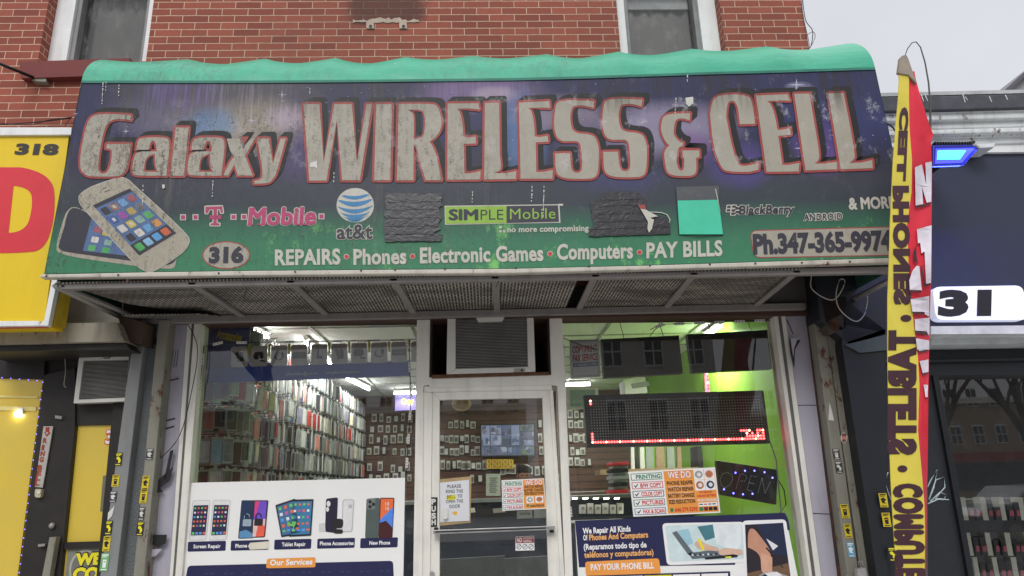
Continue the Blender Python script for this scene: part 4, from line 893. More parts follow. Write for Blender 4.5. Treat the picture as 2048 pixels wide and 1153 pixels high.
def flyer(q, Y, label, wide):
    t = thing('flyer', label, 'flyer', P((q[0][0]+q[1][0])/2, q[2][1], Y)); g = G(); g.pr(q, Y, Y+.002, PAP); g.build('sheet', t)
    m = quadmap(q); g = G(); a, b, d, e_ = Y-.0006, Y-.0012, Y-.0018, Y-.0024
    c1 = .40 if wide else .50
    g.flat([m(c1, .03), m(.985, .03), m(.985, .97), m(c1, .97)], a, ORG_)
    cols = (TXG, TXR, TXK, TXG, pc('slateblue', 70, 100, 150)); words = ('PRINTING', 'B/W COPY', 'COLOR COPY', 'PICTURES', 'FAX & SCAN')
    for i in range(5):
        v = .05+i*.192; g.flat(rrect([m(.02, v), m(c1-.02, v), m(c1-.02, v+.15), m(.02, v+.15)], 1.5), a-.0002, cols[i]); g.flat(rrect([m(.028, v+.014), m(c1-.028, v+.014), m(c1-.028, v+.136), m(.028, v+.136)], 1.2), b, TXW)
        x0 = .08 if i == 0 else .12; g.text(words[i], m(x0, v+.12), m(c1-.04, v+.12), m(x0, v+.035), d, TXG if i == 0 else TXR, .035, 1.02)
        if i: g.flat([m(.04, v+.07), m(.05, v+.065), m(.062, v+.09), m(.09, v+.03), m(.097, v+.04), m(.064, v+.125)], d, TXK)
    c2 = .74 if wide else .98
    w0 = m(c1+.05, .2); g.text('WE DO', m(c1+.05, .19), m(c2-.03, .19), m(c1+.05, .055), b, TXR, .075, 1.06); g.text('WE DO', m(c1+.05, .19), m(c2-.03, .19), m(c1+.05, .055), d, TXW, .03, 1.06)
    rows = (('PHONE REAPIR', .345), ('WATCH REPAIR', .48), ('BATTERY CHANGE', .62), ('SIZE REDUCTION', .755)) if wide else (('WATCH REPAIR', .30), ('BATTERY CHANGE', .41), ('SIZE REDUCTION', .52))
    for s_, v in rows: g.text(s_, m(c1+.025, v), m(c2-.015, v), m(c1+.025, v-.085), d, TXK, .03, 1.04)
    if wide:
        for v in (.38, .52, .655): g.flat([m(c1+.03, v), m(c2-.02, v), m(c2-.02, v+.006), m(c1+.03, v+.006)], b, TXW)
        g.flat(rrect([m(c1+.03, .85), m(c1+.065, .85), m(c1+.065, .93), m(c1+.03, .93)], 1), b, TXG); g.text('646.279.5293', m(c1+.085, .93), m(c2, .93), m(c1+.085, .85), d, TXR, .03, 1.04)
        g.text('WE REPLACE', m(.785, .55), m(.93, .55), m(.785, .51), d, TXR, .03); g.text('CAR KEY BATTERY', m(.755, .635), m(.975, .635), m(.755, .585), d, TXR, .03); g.text('WE PAY PHONE BILL', m(.75, .73), m(.98, .73), m(.75, .68), d, TXW, .03)
        g.flat([m(.76, .76), m(.975, .76), m(.975, .84), m(.76, .84)], b, TXW)
        for k in range(4): g.flat([m(.77+k*.05, .785), m(.808+k*.05, .785), m(.808+k*.05, .81), m(.77+k*.05, .81)], d, (TXK, TXR, pc('slateblue', 70, 100, 150), TXK)[k]); g.flat([m(.765+k*.053, .86), m(.81+k*.053, .86), m(.81+k*.053, .94), m(.765+k*.053, .94)], b, (TXG, pc('maroonbox', 110, 30, 50), TXK, TXK)[k])
        box = ((.745, .03, .86, .25), (.865, .03, .98, .25), (.745, .255, .86, .49), (.865, .255, .98, .49))
    else:
        g.flat(rrect([m(c1+.06, .83), m(c1+.12, .83), m(c1+.12, .9), m(c1+.06, .9)], 1), b, TXG); g.text('6462795293', m(c1+.14, .92), m(c2-.02, .92), m(c1+.14, .85), d, TXK, .03, 1.04)
        box = ((c1+.06, .57, .73, .79), (.77, .57, .95, .79))
    pm = (pc('steel', 150, 150, 150), pc('skin', 190, 120, 96), pc('bronze', 170, 110, 76), pc('darkblue', 50, 56, 84))
    for (u0, v0, u1, v1), mt in zip(box, pm):
        g.flat([m(u0, v0), m(u1, v0), m(u1, v1), m(u0, v1)], b, TXW); cu, cv = (u0+u1)/2, (v0+v1)/2; ru, rv = (u1-u0)*.42, (v1-v0)*.42
        g.flat([m(cu+ru*math.cos(k)*.95, cv+rv*math.sin(k)*.9) for k in [i*.5236 for i in range(12)]], d, mt); g.flat([m(cu+ru*math.cos(k)*.5+.004, cv+rv*math.sin(k)*.5) for k in [i*.7854 for i in range(8)]], e_, WH if mt is not pm[1] else pm[2])
    g.build('print', t); return t
flyer([(1257, 944), (1430, 935), (1441, 1026), (1267, 1034)], .07, 'wide orange and white printing and repair flyer in the right shop window', True)
flyer([(1003, 961), (1088, 957), (1092, 1018), (1005, 1022)], .044, 'small orange and white copy and watch repair flyer on the door glass', False)
t = thing('notice', 'white paper asking visitors to ring the bell, taped on brown card on the door', 'notice', P(912, 1052, .043))
g = G(); g.pr([(880, 959), (943, 953), (941, 1046), (880, 1052)], .042, .048, M('cardboard', c(168, 146, 108), .8)); g.build('backing_card', t)
g = G(); g.pr([(880, 966), (938, 960), (939, 1042), (880, 1045)], .039, .0415, M('paper', c(206, 208, 212), .6, var=.03)); g.build('paper', t)
g = G(); g.flat([(893, 992), (912, 990), (912, 999), (893, 1001)], .0386, YEL)
for s_, x0, x1, y in (('PLEASE', 895, 922, 977), ('RING THE', 892, 926, 987), ('BELL', 894, 911, 998), ('TO', 915, 924, 996.5), ('OPEN THE', 892, 926, 1007), ('DOOR', 899, 920, 1017)): g.text(s_, (x0, y), (x1, y-1.5), (x0, y-6.5), .038, TXK, .012, 1.1)
g.flat([(903, 1027), (909, 1023), (914, 1024), (914, 1030), (908, 1031), (907, 1028)], .038, pc('pointing', 224, 170, 60)); g.build('print', t)
g = G(); m_ = rrect([(885, 1017), (895, 1016), (896, 1038), (886, 1040)], 4); g.pr(m_, .02, .0385, WPL); b_ = g.build('bell_push', bevel=.003); tag(b_, 'small white wireless bell push stuck over the door notice', 'bell push')
t = thing('sticker', 'red and white no smoking or vaping sticker low on the door glass', 'sticker', P(1050, 1100, .044))
g = G(); g.pr([(1031, 1074), (1068, 1072), (1069, 1101), (1031, 1102)], .044, .046, TXW); g.build('sheet', t); g = G()
g.flat([(1032, 1075), (1067, 1073), (1068, 1086), (1032, 1087)], .0435, pc('brickred', 150, 48, 50)); g.text('NO', (1034, 1085), (1044, 1084.5), (1034, 1076.5), .043, TXW, .04); g.text('SMOKING', (1046, 1079.5), (1066, 1078.5), (1046, 1075.5), .043, TXW, .02); g.text('VAPING', (1046, 1085.5), (1063, 1084.5), (1046, 1081), .043, TXW, .02)
for x in (1038, 1050, 1062): g.flat(ell(x, 1094, 5, 5.5, 16), .0434, TXK, [ell(x, 1094, 4, 4.4, 16)]); g.flat([(x-4, 1096.5), (x+3.5, 1090), (x+4, 1091), (x-3.4, 1097.5)], .0432, TXK)
g.build('print', t)
t = thing('sign', 'white copy print and fax sign hanging at the top left of the right window', 'sign', P(1170, 755, .12))
g = G(); g.pr([(1139, 680), (1198, 679), (1201, 754), (1142, 757)], .12, .13, WPL); g.build('panel', t); g = G()
g.flat([(1144, 684), (1193, 683), (1196, 750), (1147, 752)], .1195, PAP); g.text('COPY/PRINT', (1145, 707), (1194, 703), (1145, 694), .119, TXR, .03); g.text('FAX SERVICE', (1146, 724), (1195, 720), (1146, 711), .119, TXR, .03)
g.flat([(1146, 727), (1196, 723), (1196, 732), (1146, 735)], .119, pc('slateblue', 70, 100, 150)); g.text('AVAILABLE HERE', (1148, 733), (1194, 730), (1148, 728), .1185, TXW, .02); g.build('print', t)

# ================================================================== inside the shop
x_l = P(352, 900, .3).x-.06; x_r = P(1604, 900, .3).x+.12; YB = 6.7; ZC = 3.12
x_l = min(x_l, P(398, 650, .3).x-.05)
CEIL = M('ceiling_tile', c(222, 230, 224), .8, var=.05); LIME = M('lime_paint', c(140, 196, 58, .9), .7, var=.1, scale=1.5); FLR = M('shop_floor', c(176, 172, 164), .5)
def slat_mat():
    m, t, b = new_mat('slatwall'); g = nd(t, 'NewGeometry'); s = nd(t, 'SeparateXYZ'); t.links.new(g.outputs['Position'], s.inputs[0])
    f = mth(t, 'FRACT', mth(t, 'MULTIPLY', s.outputs['Z'], 9.0)); sl = ramp(t, f, (.1, 1.0), (.14, 0.0))
    w = noise_(t, (1, 1, 10), 3, 5); o = mixc(t, ramp(t, w, (.3, 0.0), (.7, 1.0)), c(74, 50, 42), c(96, 64, 52)); o = mixc(t, sl, o, (.02, .012, .01, 1))
    t.links.new(o, b.inputs['Base Color']); b.inputs['Roughness'].default_value = .5; return m
SLAT = slat_mat()
room = thing('shop_interior', 'lit shop interior with brown slatted walls, one lime green wall and white tiled ceiling', 'room', (0, 2, 0))
g = G(); g.box(x_l-.1, x_l, .2, YB, 0, ZC, SLAT); g.build('left_wall', room); g = G(); g.box(x_r, x_r+.1, .2, YB, 0, ZC, LIME); g.build('lime_wall', room)
g = G(); g.box(x_l, x_r, YB, YB+.1, 0, ZC, SLAT); g.build('back_wall', room); g = G(); g.box(x_l, x_r, .2, YB, 0, .03, FLR); g.build('floor', room)
g = G(); g.box(x_l, x_r, .2, YB, ZC, ZC+.1, CEIL)
GRID = M('ceiling_grid', c(150, 154, 150), .6)
for k in range(5): xx = x_l+.6+k*.95; g.box(xx-.018, xx+.018, .2, YB, ZC-.012, ZC+.01, GRID)
for k in range(10): yy = .5+k*.61; g.box(x_l, x_r, yy-.015, yy+.015, ZC-.009, ZC+.01, GRID)
g.build('ceiling', room)
LAMP = emit('tube_glow', (1.0, .99, .94), 30.0)
def batten(a, b, lab, en):
    A, B = PZ(*a, ZC-.03), PZ(*b, ZC-.03)
    A.x = max(x_l+.1, min(x_r-.1, A.x)); B.x = max(x_l+.1, min(x_r-.1, B.x)); A.y = min(A.y, YB-.15); B.y = min(B.y, YB-.15)
    t = thing('ceiling_lamp', lab, 'ceiling lamp', (A+B)/2, 'tube lamps on the shop ceiling'); g = G(); g.tube([A, B], .03, WPL, 4, False); g.build('fitting', t)
    g = G(); g.tube([A-Vector((0, 0, .04)), B-Vector((0, 0, .04))], .016, LAMP, 8); g.build('tube', t)
    ld = bpy.data.lights.new('lamp_light', 'AREA'); ld.shape = 'RECTANGLE'; ld.spread = R_(165); ld.size = max(.3, (B-A).length); ld.size_y = .12; ld.energy = en; ld.color = (1, .99, .95)
    lo = bpy.data.objects.new('lamp_light', ld); COL.objects.link(lo); d = (B-A); lo.location = (A+B)/2-Vector((0, 0, .08)); lo.rotation_euler = (0, 0, math.atan2(d.y, d.x)); lo.parent = t; lo.location -= ORG[t.name]
batten((484, 644), (536, 668), 'glowing tube lamp nearest the left window top', 95)
batten((612, 677), (662, 722), 'glowing tube lamp second from the left window', 30)
batten((694, 752), (738, 774), 'glowing tube lamp third from the left window', 14)
batten((788, 782), (834, 781), 'glowing tube lamp across the back by the copy sign', 6)
batten((1412, 668), (1442, 645), 'glowing tube lamp above the lime green wall', 60)
batten((1110, 766), (1180, 764), 'glowing tube lamp at the back beyond the copy sign', 30)
# rack of phone cases along the left wall: hooks, then packs hanging from them
COLS = [('clear', c(170, 176, 172)), ('white', c(206, 208, 204)), ('black', c(44, 44, 48)), ('grey', c(110, 112, 114)), ('salmon', c(190, 120, 108)), ('pale blue', c(140, 176, 200)), ('cream', c(204, 196, 170)), ('red', c(160, 50, 48)), ('mauve', c(130, 124, 150)), ('dark green', c(58, 84, 72))]
CARD = M('pack_card', c(160, 163, 160), .3, var=.06, spec=.7)
protos = []
for nm, col in COLS:
    mt = M('case_'+nm.replace(' ', '_'), col, .28, var=.25, scale=14, spec=.7); g = G(); g.box(-.045, .045, -.006, .006, -.2, -.02, CARD); g.box(-.037, .037, -.011, -.0061, -.19, -.035, mt); g.box(-.012, .012, -.003, .003, -.02, .004, CARD)
    protos.append((nm, g, mt))
random.seed(11); nrow = 7; meshes = {}
rowname = ['lowest', 'second lowest', 'third', 'fourth', 'fifth', 'second highest', 'highest']
HK = M('hook_wire', c(60, 60, 60), .35, .5)
hk = thing('display_rack', 'rows of black wire hooks along the slatted left wall of the shop', 'display rack', (x_l, 2.4, 0)); hg = G()
bays = ['beside the front window', 'near the first ceiling lamp', 'midway along the wall', 'towards the back wall', 'at the far end of the rack']
cand = []
for r in range(nrow):
    z = 1.60+r*.228; y = .56
    while y < 6.45:
        hg.tube([(x_l, y, z), (x_l+.36, y, z), (x_l+.37, y, z+.015)], .003, HK, 4)
        near = y < .88
        runc = random.choices(range(10), (5, 5, 6, 5, 3, 2, 3, 2, 2, 1))[0]
        for d in range(3 if near else random.choice((5, 6, 7))):
            k = runc if random.random() < .45 else random.choices(range(10), (5, 4, 6, 5, 3, 2, 3, 2, 2, 2))[0]
            rot = R_(random.uniform(25, 60)) if near else R_(90)+random.uniform(-.3, .22)
            cand.append((y*.4-.12*(7-d) if not near else -2, r, k, (x_l+.345-(.09 if near else .048)*d-random.uniform(0, .012), y+random.uniform(-.01, .01), z-.2-random.uniform(.0, .025)), (random.uniform(-.05, .05), random.uniform(-.04, .04), rot), y))
        y += random.uniform(.12, .15) if near else random.uniform(.16, .21)
cand.sort(key=lambda q: q[0])
for _, r, k, loc, rot, y in cand[:296]:
    nm, pg, mt = protos[k]
    if nm not in meshes: o = pg.build('phone_case'); meshes[nm] = o.data
    else: o = bpy.data.objects.new('phone_case', meshes[nm]); COL.objects.link(o)
    o.location = loc; o.rotation_euler = rot; sz = random.uniform(.86, 1.12); o.scale = (random.uniform(.85, 1.15), 1, sz); o.location.z += .2*(1-sz)
    tag(o, '%s phone case pack in the %s row %s' % (nm, rowname[r], bays[min(4, int((y-.42)/1.2))]), 'phone case', 'phone case packs on the left wall rack')
rest = G()
for _, r, k, loc, rot, y in cand[296:]:
    pg = protos[k][1]; R3 = Matrix.Rotation(rot[2], 3, 'Z'); lo = Vector(loc)+Vector((0, 0, .2)); o_ = len(rest.v)
    rest.v += [lo+R3 @ v for v in pg.v]; ms = [rest.m(q) for q in pg.mats]
    for f, mi in zip(pg.f, pg.mi): rest.f.append([o_+q for q in f]); rest.mi.append(ms[mi]); rest.sm.append(False)
o = tag(rest.build('phone_cases'), 'mass of further phone case packs filling the hooks behind the front ones', 'phone cases'); o['kind'] = 'stuff'
hg.build('hooks', hk)
# blister packs on the back wall
g0 = G(); BW = M('blister_white', c(196, 196, 190), .35, spec=.6); g0.box(-.035, .035, -.012, 0, -.13, 0, BW); g0.box(-.022, .022, -.022, -.0121, -.11, -.035, M('blister_item', c(110, 104, 100), .4))
g1 = G(); g1.box(-.035, .035, -.012, 0, -.14, 0, M('blister_dark', c(58, 54, 54), .35)); g1.box(-.026, .026, -.022, -.0121, -.125, -.02, BW)
pm_ = [g0.build('blister_pack'), g1.build('blister_pack')]; used = [0, 0]
def pack(px, py, k, lab):
    p = P(px, py, YB-.03)
    if used[k]: o = bpy.data.objects.new('blister_pack', pm_[k].data); COL.objects.link(o)
    else: o = pm_[k]; used[k] = 1
    o.location = p-Vector((0, 0, .065)); o.scale = (random.uniform(.8, 1.25), 1, random.uniform(.75, 1.15)); tag(o, lab, 'blister pack', 'accessory packs on the back wall'); return o
rows = [(849, (902, 913, 925, 936, 947)), (877, (884, 893, 903, 913, 923, 934, 945, 955)), (902, (884, 893, 903, 913, 924, 934, 945, 955)), (930, (886, 897, 908, 918, 928, 937, 947, 957, 968)), (941, (1005, 1015, 1025, 1062, 1075, 1087)), (848, (1080, 1142, 1152, 1162)), (876, (1080, 1141, 1152, 1162, 1172)), (903, (1082, 1144, 1155, 1166)), (836, (748, 762, 778, 792, 806, 820)), (858, (745, 760, 776, 790, 804, 818)), (880, (742, 756, 770, 786, 800, 815)), (903, (738, 752, 768, 790, 805, 818)), (935, (738, 760, 786, 800, 815)), (955, (742, 757, 772, 790, 806, 819)), (957, (945, 960, 1120)), (830, (1141, 1153, 1165, 1177, 1189)), (925, (1142, 1154, 1166, 1178))]
rn = ['top', 'second', 'third', 'fourth', 'fifth', 'upper', 'middle', 'lower', 'topmost', 'second', 'third', 'fourth', 'fifth', 'lowest', 'bottom', 'topmost', 'lowest']
ordn = ['first', 'second', 'third', 'fourth', 'fifth', 'sixth', 'seventh', 'eighth', 'ninth']
for j, (y, xs) in enumerate(rows):
    side = 'seen through the door' if j < 5 or j == 14 else ('right of the screen' if j < 8 else ('seen through the left window' if j < 14 else 'seen through the right window'))
    for i, x in enumerate(xs): pack(x+random.uniform(-1, 1), y+random.uniform(-2, 2), (i*3+j) % 4 == 1, '%s accessory pack from the left in the %s row %s' % (ordn[i], rn[j], side))
# yellow boxes
for i in range(10):
    x = 973+(i % 5)*11; y = 919+(i//5)*10; g = G(); g.pr([(x, y), (x+10, y), (x+10, y+9), (x, y+9)], YB-.08, YB-.02, pc('yellowbox', 206, 176, 60)); g.pr([(x+3, y+2.5), (x+7, y+2.5), (x+7, y+7), (x+3, y+7)], YB-.083, YB-.0801, pc('bronze', 170, 110, 76))
    tag(g.build('small_box'), '%s yellow box from the left in the %s row under the wall screen' % (ordn[i % 5], ('upper', 'lower')[i//5]), 'box', 'yellow boxes under the wall screen')
# wall screen with camera pictures
tv = thing('wall_screen', 'wall screen at the back showing a grid of camera pictures', 'screen', P(1015, 912, YB-.1)); g = G(); g.pr([(960, 849), (1070, 847), (1071, 913), (961, 914)], YB-.12, YB-.02, BLK); g.build('casing', tv)
g = G(); EC = [emit('cam_'+str(i), v, .8) for i, v in enumerate(((.10, .13, .22), (.22, .26, .38), (.06, .08, .12), (.14, .2, .12), (.32, .36, .46), (.16, .14, .2)))]; random.seed(5)
q = quadmap([(962, 851), (1068, 849), (1069, 911), (963, 912)])
g.flat([q(0, 0), q(1, 0), q(1, 1), q(0, 1)], YB-.1203, EC[2])
for u0, v0, u1, v1 in ((.01, .02, .16, .66), (.18, .02, .38, .3), (.18, .33, .38, .66), (.4, .02, .56, .45), (.57, .02, .72, .66), (.74, .02, .99, .2), (.74, .24, .99, .45), (.74, .5, .99, .68), (.01, .72, .24, .97), (.26, .72, .49, .97), (.51, .72, .74, .97), (.76, .72, .99, .97)):
    b0 = random.choice((0, 0, 1, 3)); g.flat([q(u0, v0), q(u1, v0), q(u1, v1), q(u0, v1)], YB-.1205, EC[b0])
    for _ in range(5):
        pts = []; cu, cv = random.uniform(u0, u1), random.uniform(v0, v1)
        for a in range(5): pts.append(q(min(u1, max(u0, cu+.05*math.cos(a*1.26)*random.uniform(.4, 1.4))), min(v1, max(v0, cv+.12*math.sin(a*1.26)*random.uniform(.4, 1.4)))))
        g.flat(pts, YB-.1207-.0001*_, EC[random.choice((1, 2, 4, 5, 0))])
g.build('picture', tv)
# printed panels high on walls, plate, shelf
t = thing('hanging_banner', 'purple banner with yellow lettering and the word Copy by the back wall', 'banner', P(815, 820, YB-.6)); g = G(); g.pr([(790, 783), (832, 783), (832, 820), (790, 822)], YB-.6, YB-.58, pc('purple', 96, 86, 150)); g.build('sheet', t); g = G(); g.text('Copy', (803, 808), (827, 807), (803, 798), YB-.602, YEL, .04); g.build('lettering', t)
g = G(); g.pr(ell(923, 808, 20, 15, 24), YB-.2, YB-.16, pc('brass', 170, 140, 90)); g.pr(ell(923, 808, 15, 11, 20), YB-.21, YB-.2, pc('brassdark', 130, 104, 66)); tag(g.build('wall_plate'), 'round brass coloured plate high on the back wall behind the door', 'wall plate')
# counter, till screen, display case
DKN = M('counter_navy', c(36, 42, 60), .35); t = thing('counter', 'dark shop counter with glass display case behind the door', 'counter', (0, 3.6, 0))
xa, xb = P(880, 1000, 3.6).x, P(1125, 1000, 3.6).x; zt = P(1000, 997, 3.6).z
g = G(); g.box(xa-1.3, xb+1.5, 3.6, 4.2, .03, zt-.04, DKN); g.build('base', t); g = G(); g.box(xa-1.35, xb+1.55, 3.55, 4.25, zt-.04, zt, GALV2); g.build('counter_top', t, bevel=.004)
g = G()
for k in range(7): x = 895+k*30; g.pr([(x, 1012+k % 2*6), (x+24, 1010+k % 2*6), (x+26, 1019+k % 2*6), (x+2, 1021+k % 2*6)], 3.5, 3.56, (ALU, WPL, BLK)[k % 3])
g.build('tray', t)
dc = thing('display_case', 'glass display case with lit shelf and white boxes behind the right window', 'display case', P(1200, 1060, 2.4))
g = G()
for a in ((1136, 985, 1262, 980), (1140, 1046, 1262, 1040)): p, q2 = P(a[0], a[1], 2.4), P(a[2], a[3], 2.4); g.box(p.x, q2.x, 2.4, 2.9, p.z-.012, p.z, ALU)
g.build('shelf', dc); g = G()
for k in range(5): x = 1145+k*21; g.pr([(x, 996), (x+10, 995.5), (x+10, 998.5), (x, 999)], 2.42, 2.44, emit('spot_glow', (1, .98, .9), 8) if k == 0 else MATS['spot_glow'])
g.build('light_strip', dc)
for k in range(6):
    x = 1160+k*15; g = G(); g.pr([(x, 1010-k % 2*3), (x+12, 1010-k % 2*3), (x+12, 1028), (x, 1028)], 2.5, 2.58, WPL); g.pr([(x+3, 1014), (x+9, 1014), (x+9, 1020), (x+3, 1020)], 2.497, 2.4999, pc('steel', 150, 150, 150)); tag(g.build('white_box'), '%s white carton from the left inside the glass display case' % ordn[k], 'carton', 'white cartons in the display case')
# right side: shelving with merchandise, printer, pictures on the lime wall
t = thing('shelf_unit', 'wooden shelf unit with leaning white panels behind the message board', 'shelf unit', P(1330, 940, 3.2)); g = G()
for k, (x, w, m_) in enumerate(((1262, 6, WPL), (1272, 5, BLK), (1280, 8, WPL), (1292, 14, pc('glasssheet', 140, 150, 140)), (1312, 16, pc('beech', 150, 128, 100)), (1334, 14, pc('glasssheet', 140, 150, 140)), (1354, 8, pc('beech', 150, 128, 100)))): g.pr([(x, 895), (x+w, 894), (x+w+2, 940), (x+1, 941)], 3.2+.02*k, 3.24+.02*k, m_)
g.build('panel', t); g = G(); g.pr([(1200, 940), (1440, 934), (1440, 944), (1200, 950)], 3.1, 3.5, pc('beech', 150, 128, 100)); g.pr([(1395, 893), (1418, 892), (1420, 936), (1397, 936)], 3.1, 3.4, BLK); g.pr([(1418, 894), (1440, 893), (1442, 934), (1420, 936)], 3.1, 3.4, pc('darkcab', 62, 56, 52)); g.build('shelf', t)
g = G()
for a, m_ in (((1247, 760, 1290, 750, 1296, 786, 1250, 790), WPL), ((1262, 768, 1296, 762, 1300, 772, 1266, 778), GALV2)): g.pr([(a[0], a[1]), (a[2], a[3]), (a[4], a[5]), (a[6], a[7])], 3.4 if m_ is WPL else 3.39, 3.7, m_)
tag(g.build('projector', bevel=.01), 'white boxy machine mounted high beyond the message board', 'printer')
for i, (qd, col) in enumerate((([(1409, 742), (1436, 741), (1437, 784), (1411, 786)], (170, 80, 100)), ([(1438, 741), (1450, 741), (1452, 783), (1440, 784)], (200, 196, 190)), ([(1452, 741), (1470, 740), (1472, 772), (1454, 774)], (130, 50, 56)))):
    g = G(); g.pr(qd, 2.6, 2.62, pc('hang%d' % i, *col)); m = quadmap(qd)
    for k in range(6): g.flat([m(.15, .1+k*.14), m(.85, .1+k*.14), m(.8, .15+k*.14), m(.15, .16+k*.14)], 2.597, (TXW, TXR, TXK)[(k+i) % 3])
    tag(g.build('wall_poster'), ('pink price poster on the lime green wall', 'narrow white poster on the lime green wall', 'dark red poster on the lime green wall')[i], 'poster')
g = G(); 
for k in range(5): g.pr([(1223, 925+k*14), (1257, 923+k*14), (1257, 930+k*14), (1223, 932+k*14)], 2.1, 2.4, (TXR, BLK, pc('clearbin', 150, 156, 156), BLK, TXR)[k])
for k in range(4): g.pr([(1226, 932+k*14), (1255, 931+k*14), (1255, 937+k*14), (1226, 938+k*14)], 2.12, 2.38, pc('clearbin', 150, 156, 156))
tag(g.build('stacking_trays', bevel=.004), 'stack of clear trays with a red lid beside the orange flyer', 'tray stack')
g = G(); g.pr([(1133, 776), (1196, 775), (1198, 816), (1136, 820)], 2.0, 2.04, WPL); g.pr([(1139, 781), (1190, 780), (1192, 811), (1141, 813)], 1.995, 1.9999, pc('glassart', 130, 150, 140)); tag(g.build('picture_frame'), 'pale framed picture hanging below the copy print sign', 'picture')
t = thing('paper_notice', 'white typed paper notice standing beyond the door glass', 'notice', P(988, 993, 3.0)); g = G(); g.pr([(972, 948), (1001, 948), (1001, 992), (972, 992)], 3.0, 3.01, pc('mintpaper', 186, 192, 180)); g.build('sheet', t); g = G()
for k in range(8): g.flat([(978+(k % 3), 956+k*4), (995-(k % 2)*3, 956+k*4), (995-(k % 2)*3, 957.3+k*4), (978+(k % 3), 957.3+k*4)], 2.998, TXK)
g.build('print', t)
t = thing('paper_notice', 'pair of small white papers under the orange flyer on the door', 'notice', P(1060, 1038, .06)); g = G(); g.pr([(1034, 1021), (1064, 1019), (1065, 1037), (1034, 1038)], .055, .057, pc('mintpaper', 186, 192, 180)); g.build('sheet', t)
g = G(); g.pr([(1068, 1019), (1092, 1018), (1093, 1036), (1068, 1037)], .055, .057, pc('mintpaper', 186, 192, 180)); g.build('sheet', t); g = G(); g.text('THE STORE', (1040, 1030), (1060, 1029.5), (1040, 1026.5), .0545, TXK, .02); g.build('print', t)
# diamond plate kick panels low behind the door
g = G(); g.pr([(876, 1120), (1010, 1112), (1010, 1190), (870, 1190)], 1.2, 1.25, DIA); g.pr([(1010, 1118), (1105, 1112), (1110, 1190), (1010, 1190)], .9, .95, DIA); tag(g.build('kick_plate'), 'chequer plate panels low inside behind the door glass', 'metal panel')

# ------------------------------------------------------------------ the shopkeeper (head above the flyer)
def person():
    hd = P(1049, 948, 3.9); sc = .125
    pb = thing('person', 'dark haired shopkeeper in olive top standing behind the counter', 'person', (hd.x, 4.0, .03))
    hx, hz = hd.x, hd.z-.02; Y = 4.45
    k = (Y+4.8)/(3.9+4.8); hp = P(1049, 948, Y); hx, hz = hp.x, hp.z-.03
    vs = [(hx, Y, .95), (hx, Y, 1.15), (hx, Y, hz-.42), (hx, Y, hz-.27), (hx, Y, hz-.17), (hx, Y-.01, hz-.07), (hx, Y-.015, hz+.04), (hx, Y, hz+.10)]
    rad = [.13, .125, .16, .12, .055, .075, .085, .06]; ed = [(i, i+1) for i in range(7)]
    for s_ in (-1, 1):
        o = len(vs); vs += [(hx+s_*.17, Y, hz-.28), (hx+s_*.22, Y-.03, hz-.52), (hx+s_*.16, Y-.25, hz-.62), (hx+s_*.12, Y-.33, hz-.62)]; rad += [.065, .05, .04, .03]
        ed += [(3, o), (o, o+1), (o+1, o+2), (o+2, o+3)]
        for f in range(5): vs.append((hx+s_*(.10+.018*f), Y-.41+(.02 if f in (0, 4) else 0), hz-.64)); rad.append(.009); ed.append((o+3, len(vs)-1))
        q = len(vs); vs += [(hx+s_*.09, Y, .85), (hx+s_*.1, Y, .48), (hx+s_*.1, Y+.02, .1), (hx+s_*.11, Y-.12, .06)]; rad += [.09, .06, .045, .035]; ed += [(0, q), (q, q+1), (q+1, q+2), (q+2, q+3)]
    me = bpy.data.meshes.new('body'); L0 = ORG[pb.name]; me.from_pydata([Vector(v)-L0 for v in vs], ed, []); o = bpy.data.objects.new('body', me); COL.objects.link(o); o.parent = pb
    sk = o.modifiers.new('skin', 'SKIN'); 
    for i, v in enumerate(me.skin_vertices[0].data): v.radius = (rad[i], rad[i]*(.8 if i < 4 else 1)); v.use_root = (i == 0)
    ss = o.modifiers.new('sub', 'SUBSURF'); ss.levels = ss.render_levels = 2; me.materials.append(M('skin_tone', c(150, 108, 86), .6))
    g = G(); g.ball((hx, Y+.012, hz+.075), .1, M('black_hair', (.012, .01, .01, 1), .5), 14, (1, 1.08, .8)); g.ball((hx-.03, Y-.06, hz+.115), .055, MATS['black_hair'], 10, (1.3, .8, .6)); g.build('hair', pb)
    g = G()
    for s_ in (-1, 1): g.ball((hx+s_*.032, Y-.083, hz+.01), .011, MATS['black_hair'], 8, (1.2, .6, .7)); g.ball((hx+s_*.09, Y, hz), .02, MATS['skin_tone'], 8, (.4, .8, 1.2))
    g.ball((hx, Y-.098, hz-.02), .014, MATS['skin_tone'], 8, (.8, 1, 1.5)); g.ball((hx, Y-.085, hz-.055), .02, pc('lip', 130, 76, 70), 8, (1.2, .5, .4)); g.build('face', pb)
    g = G(); OL = M('olive_cloth', c(84, 78, 46), .85); rings = [(hz-.2, .085, .075), (hz-.25, .17, .11), (hz-.33, .215, .13), (hz-.55, .19, .13), (1.0, .18, .13), (.9, .185, .135)]; n = 16; vs2 = []
    for z, rx, ry in rings: vs2 += [(hx+rx*math.cos(2*math.pi*i/n), Y+ry*math.sin(2*math.pi*i/n), z) for i in range(n)]
    g.add(vs2, [(r*n+i, r*n+(i+1) % n, (r+1)*n+(i+1) % n, (r+1)*n+i) for r in range(5) for i in range(n)], OL, True); g.build('top', pb)
person()

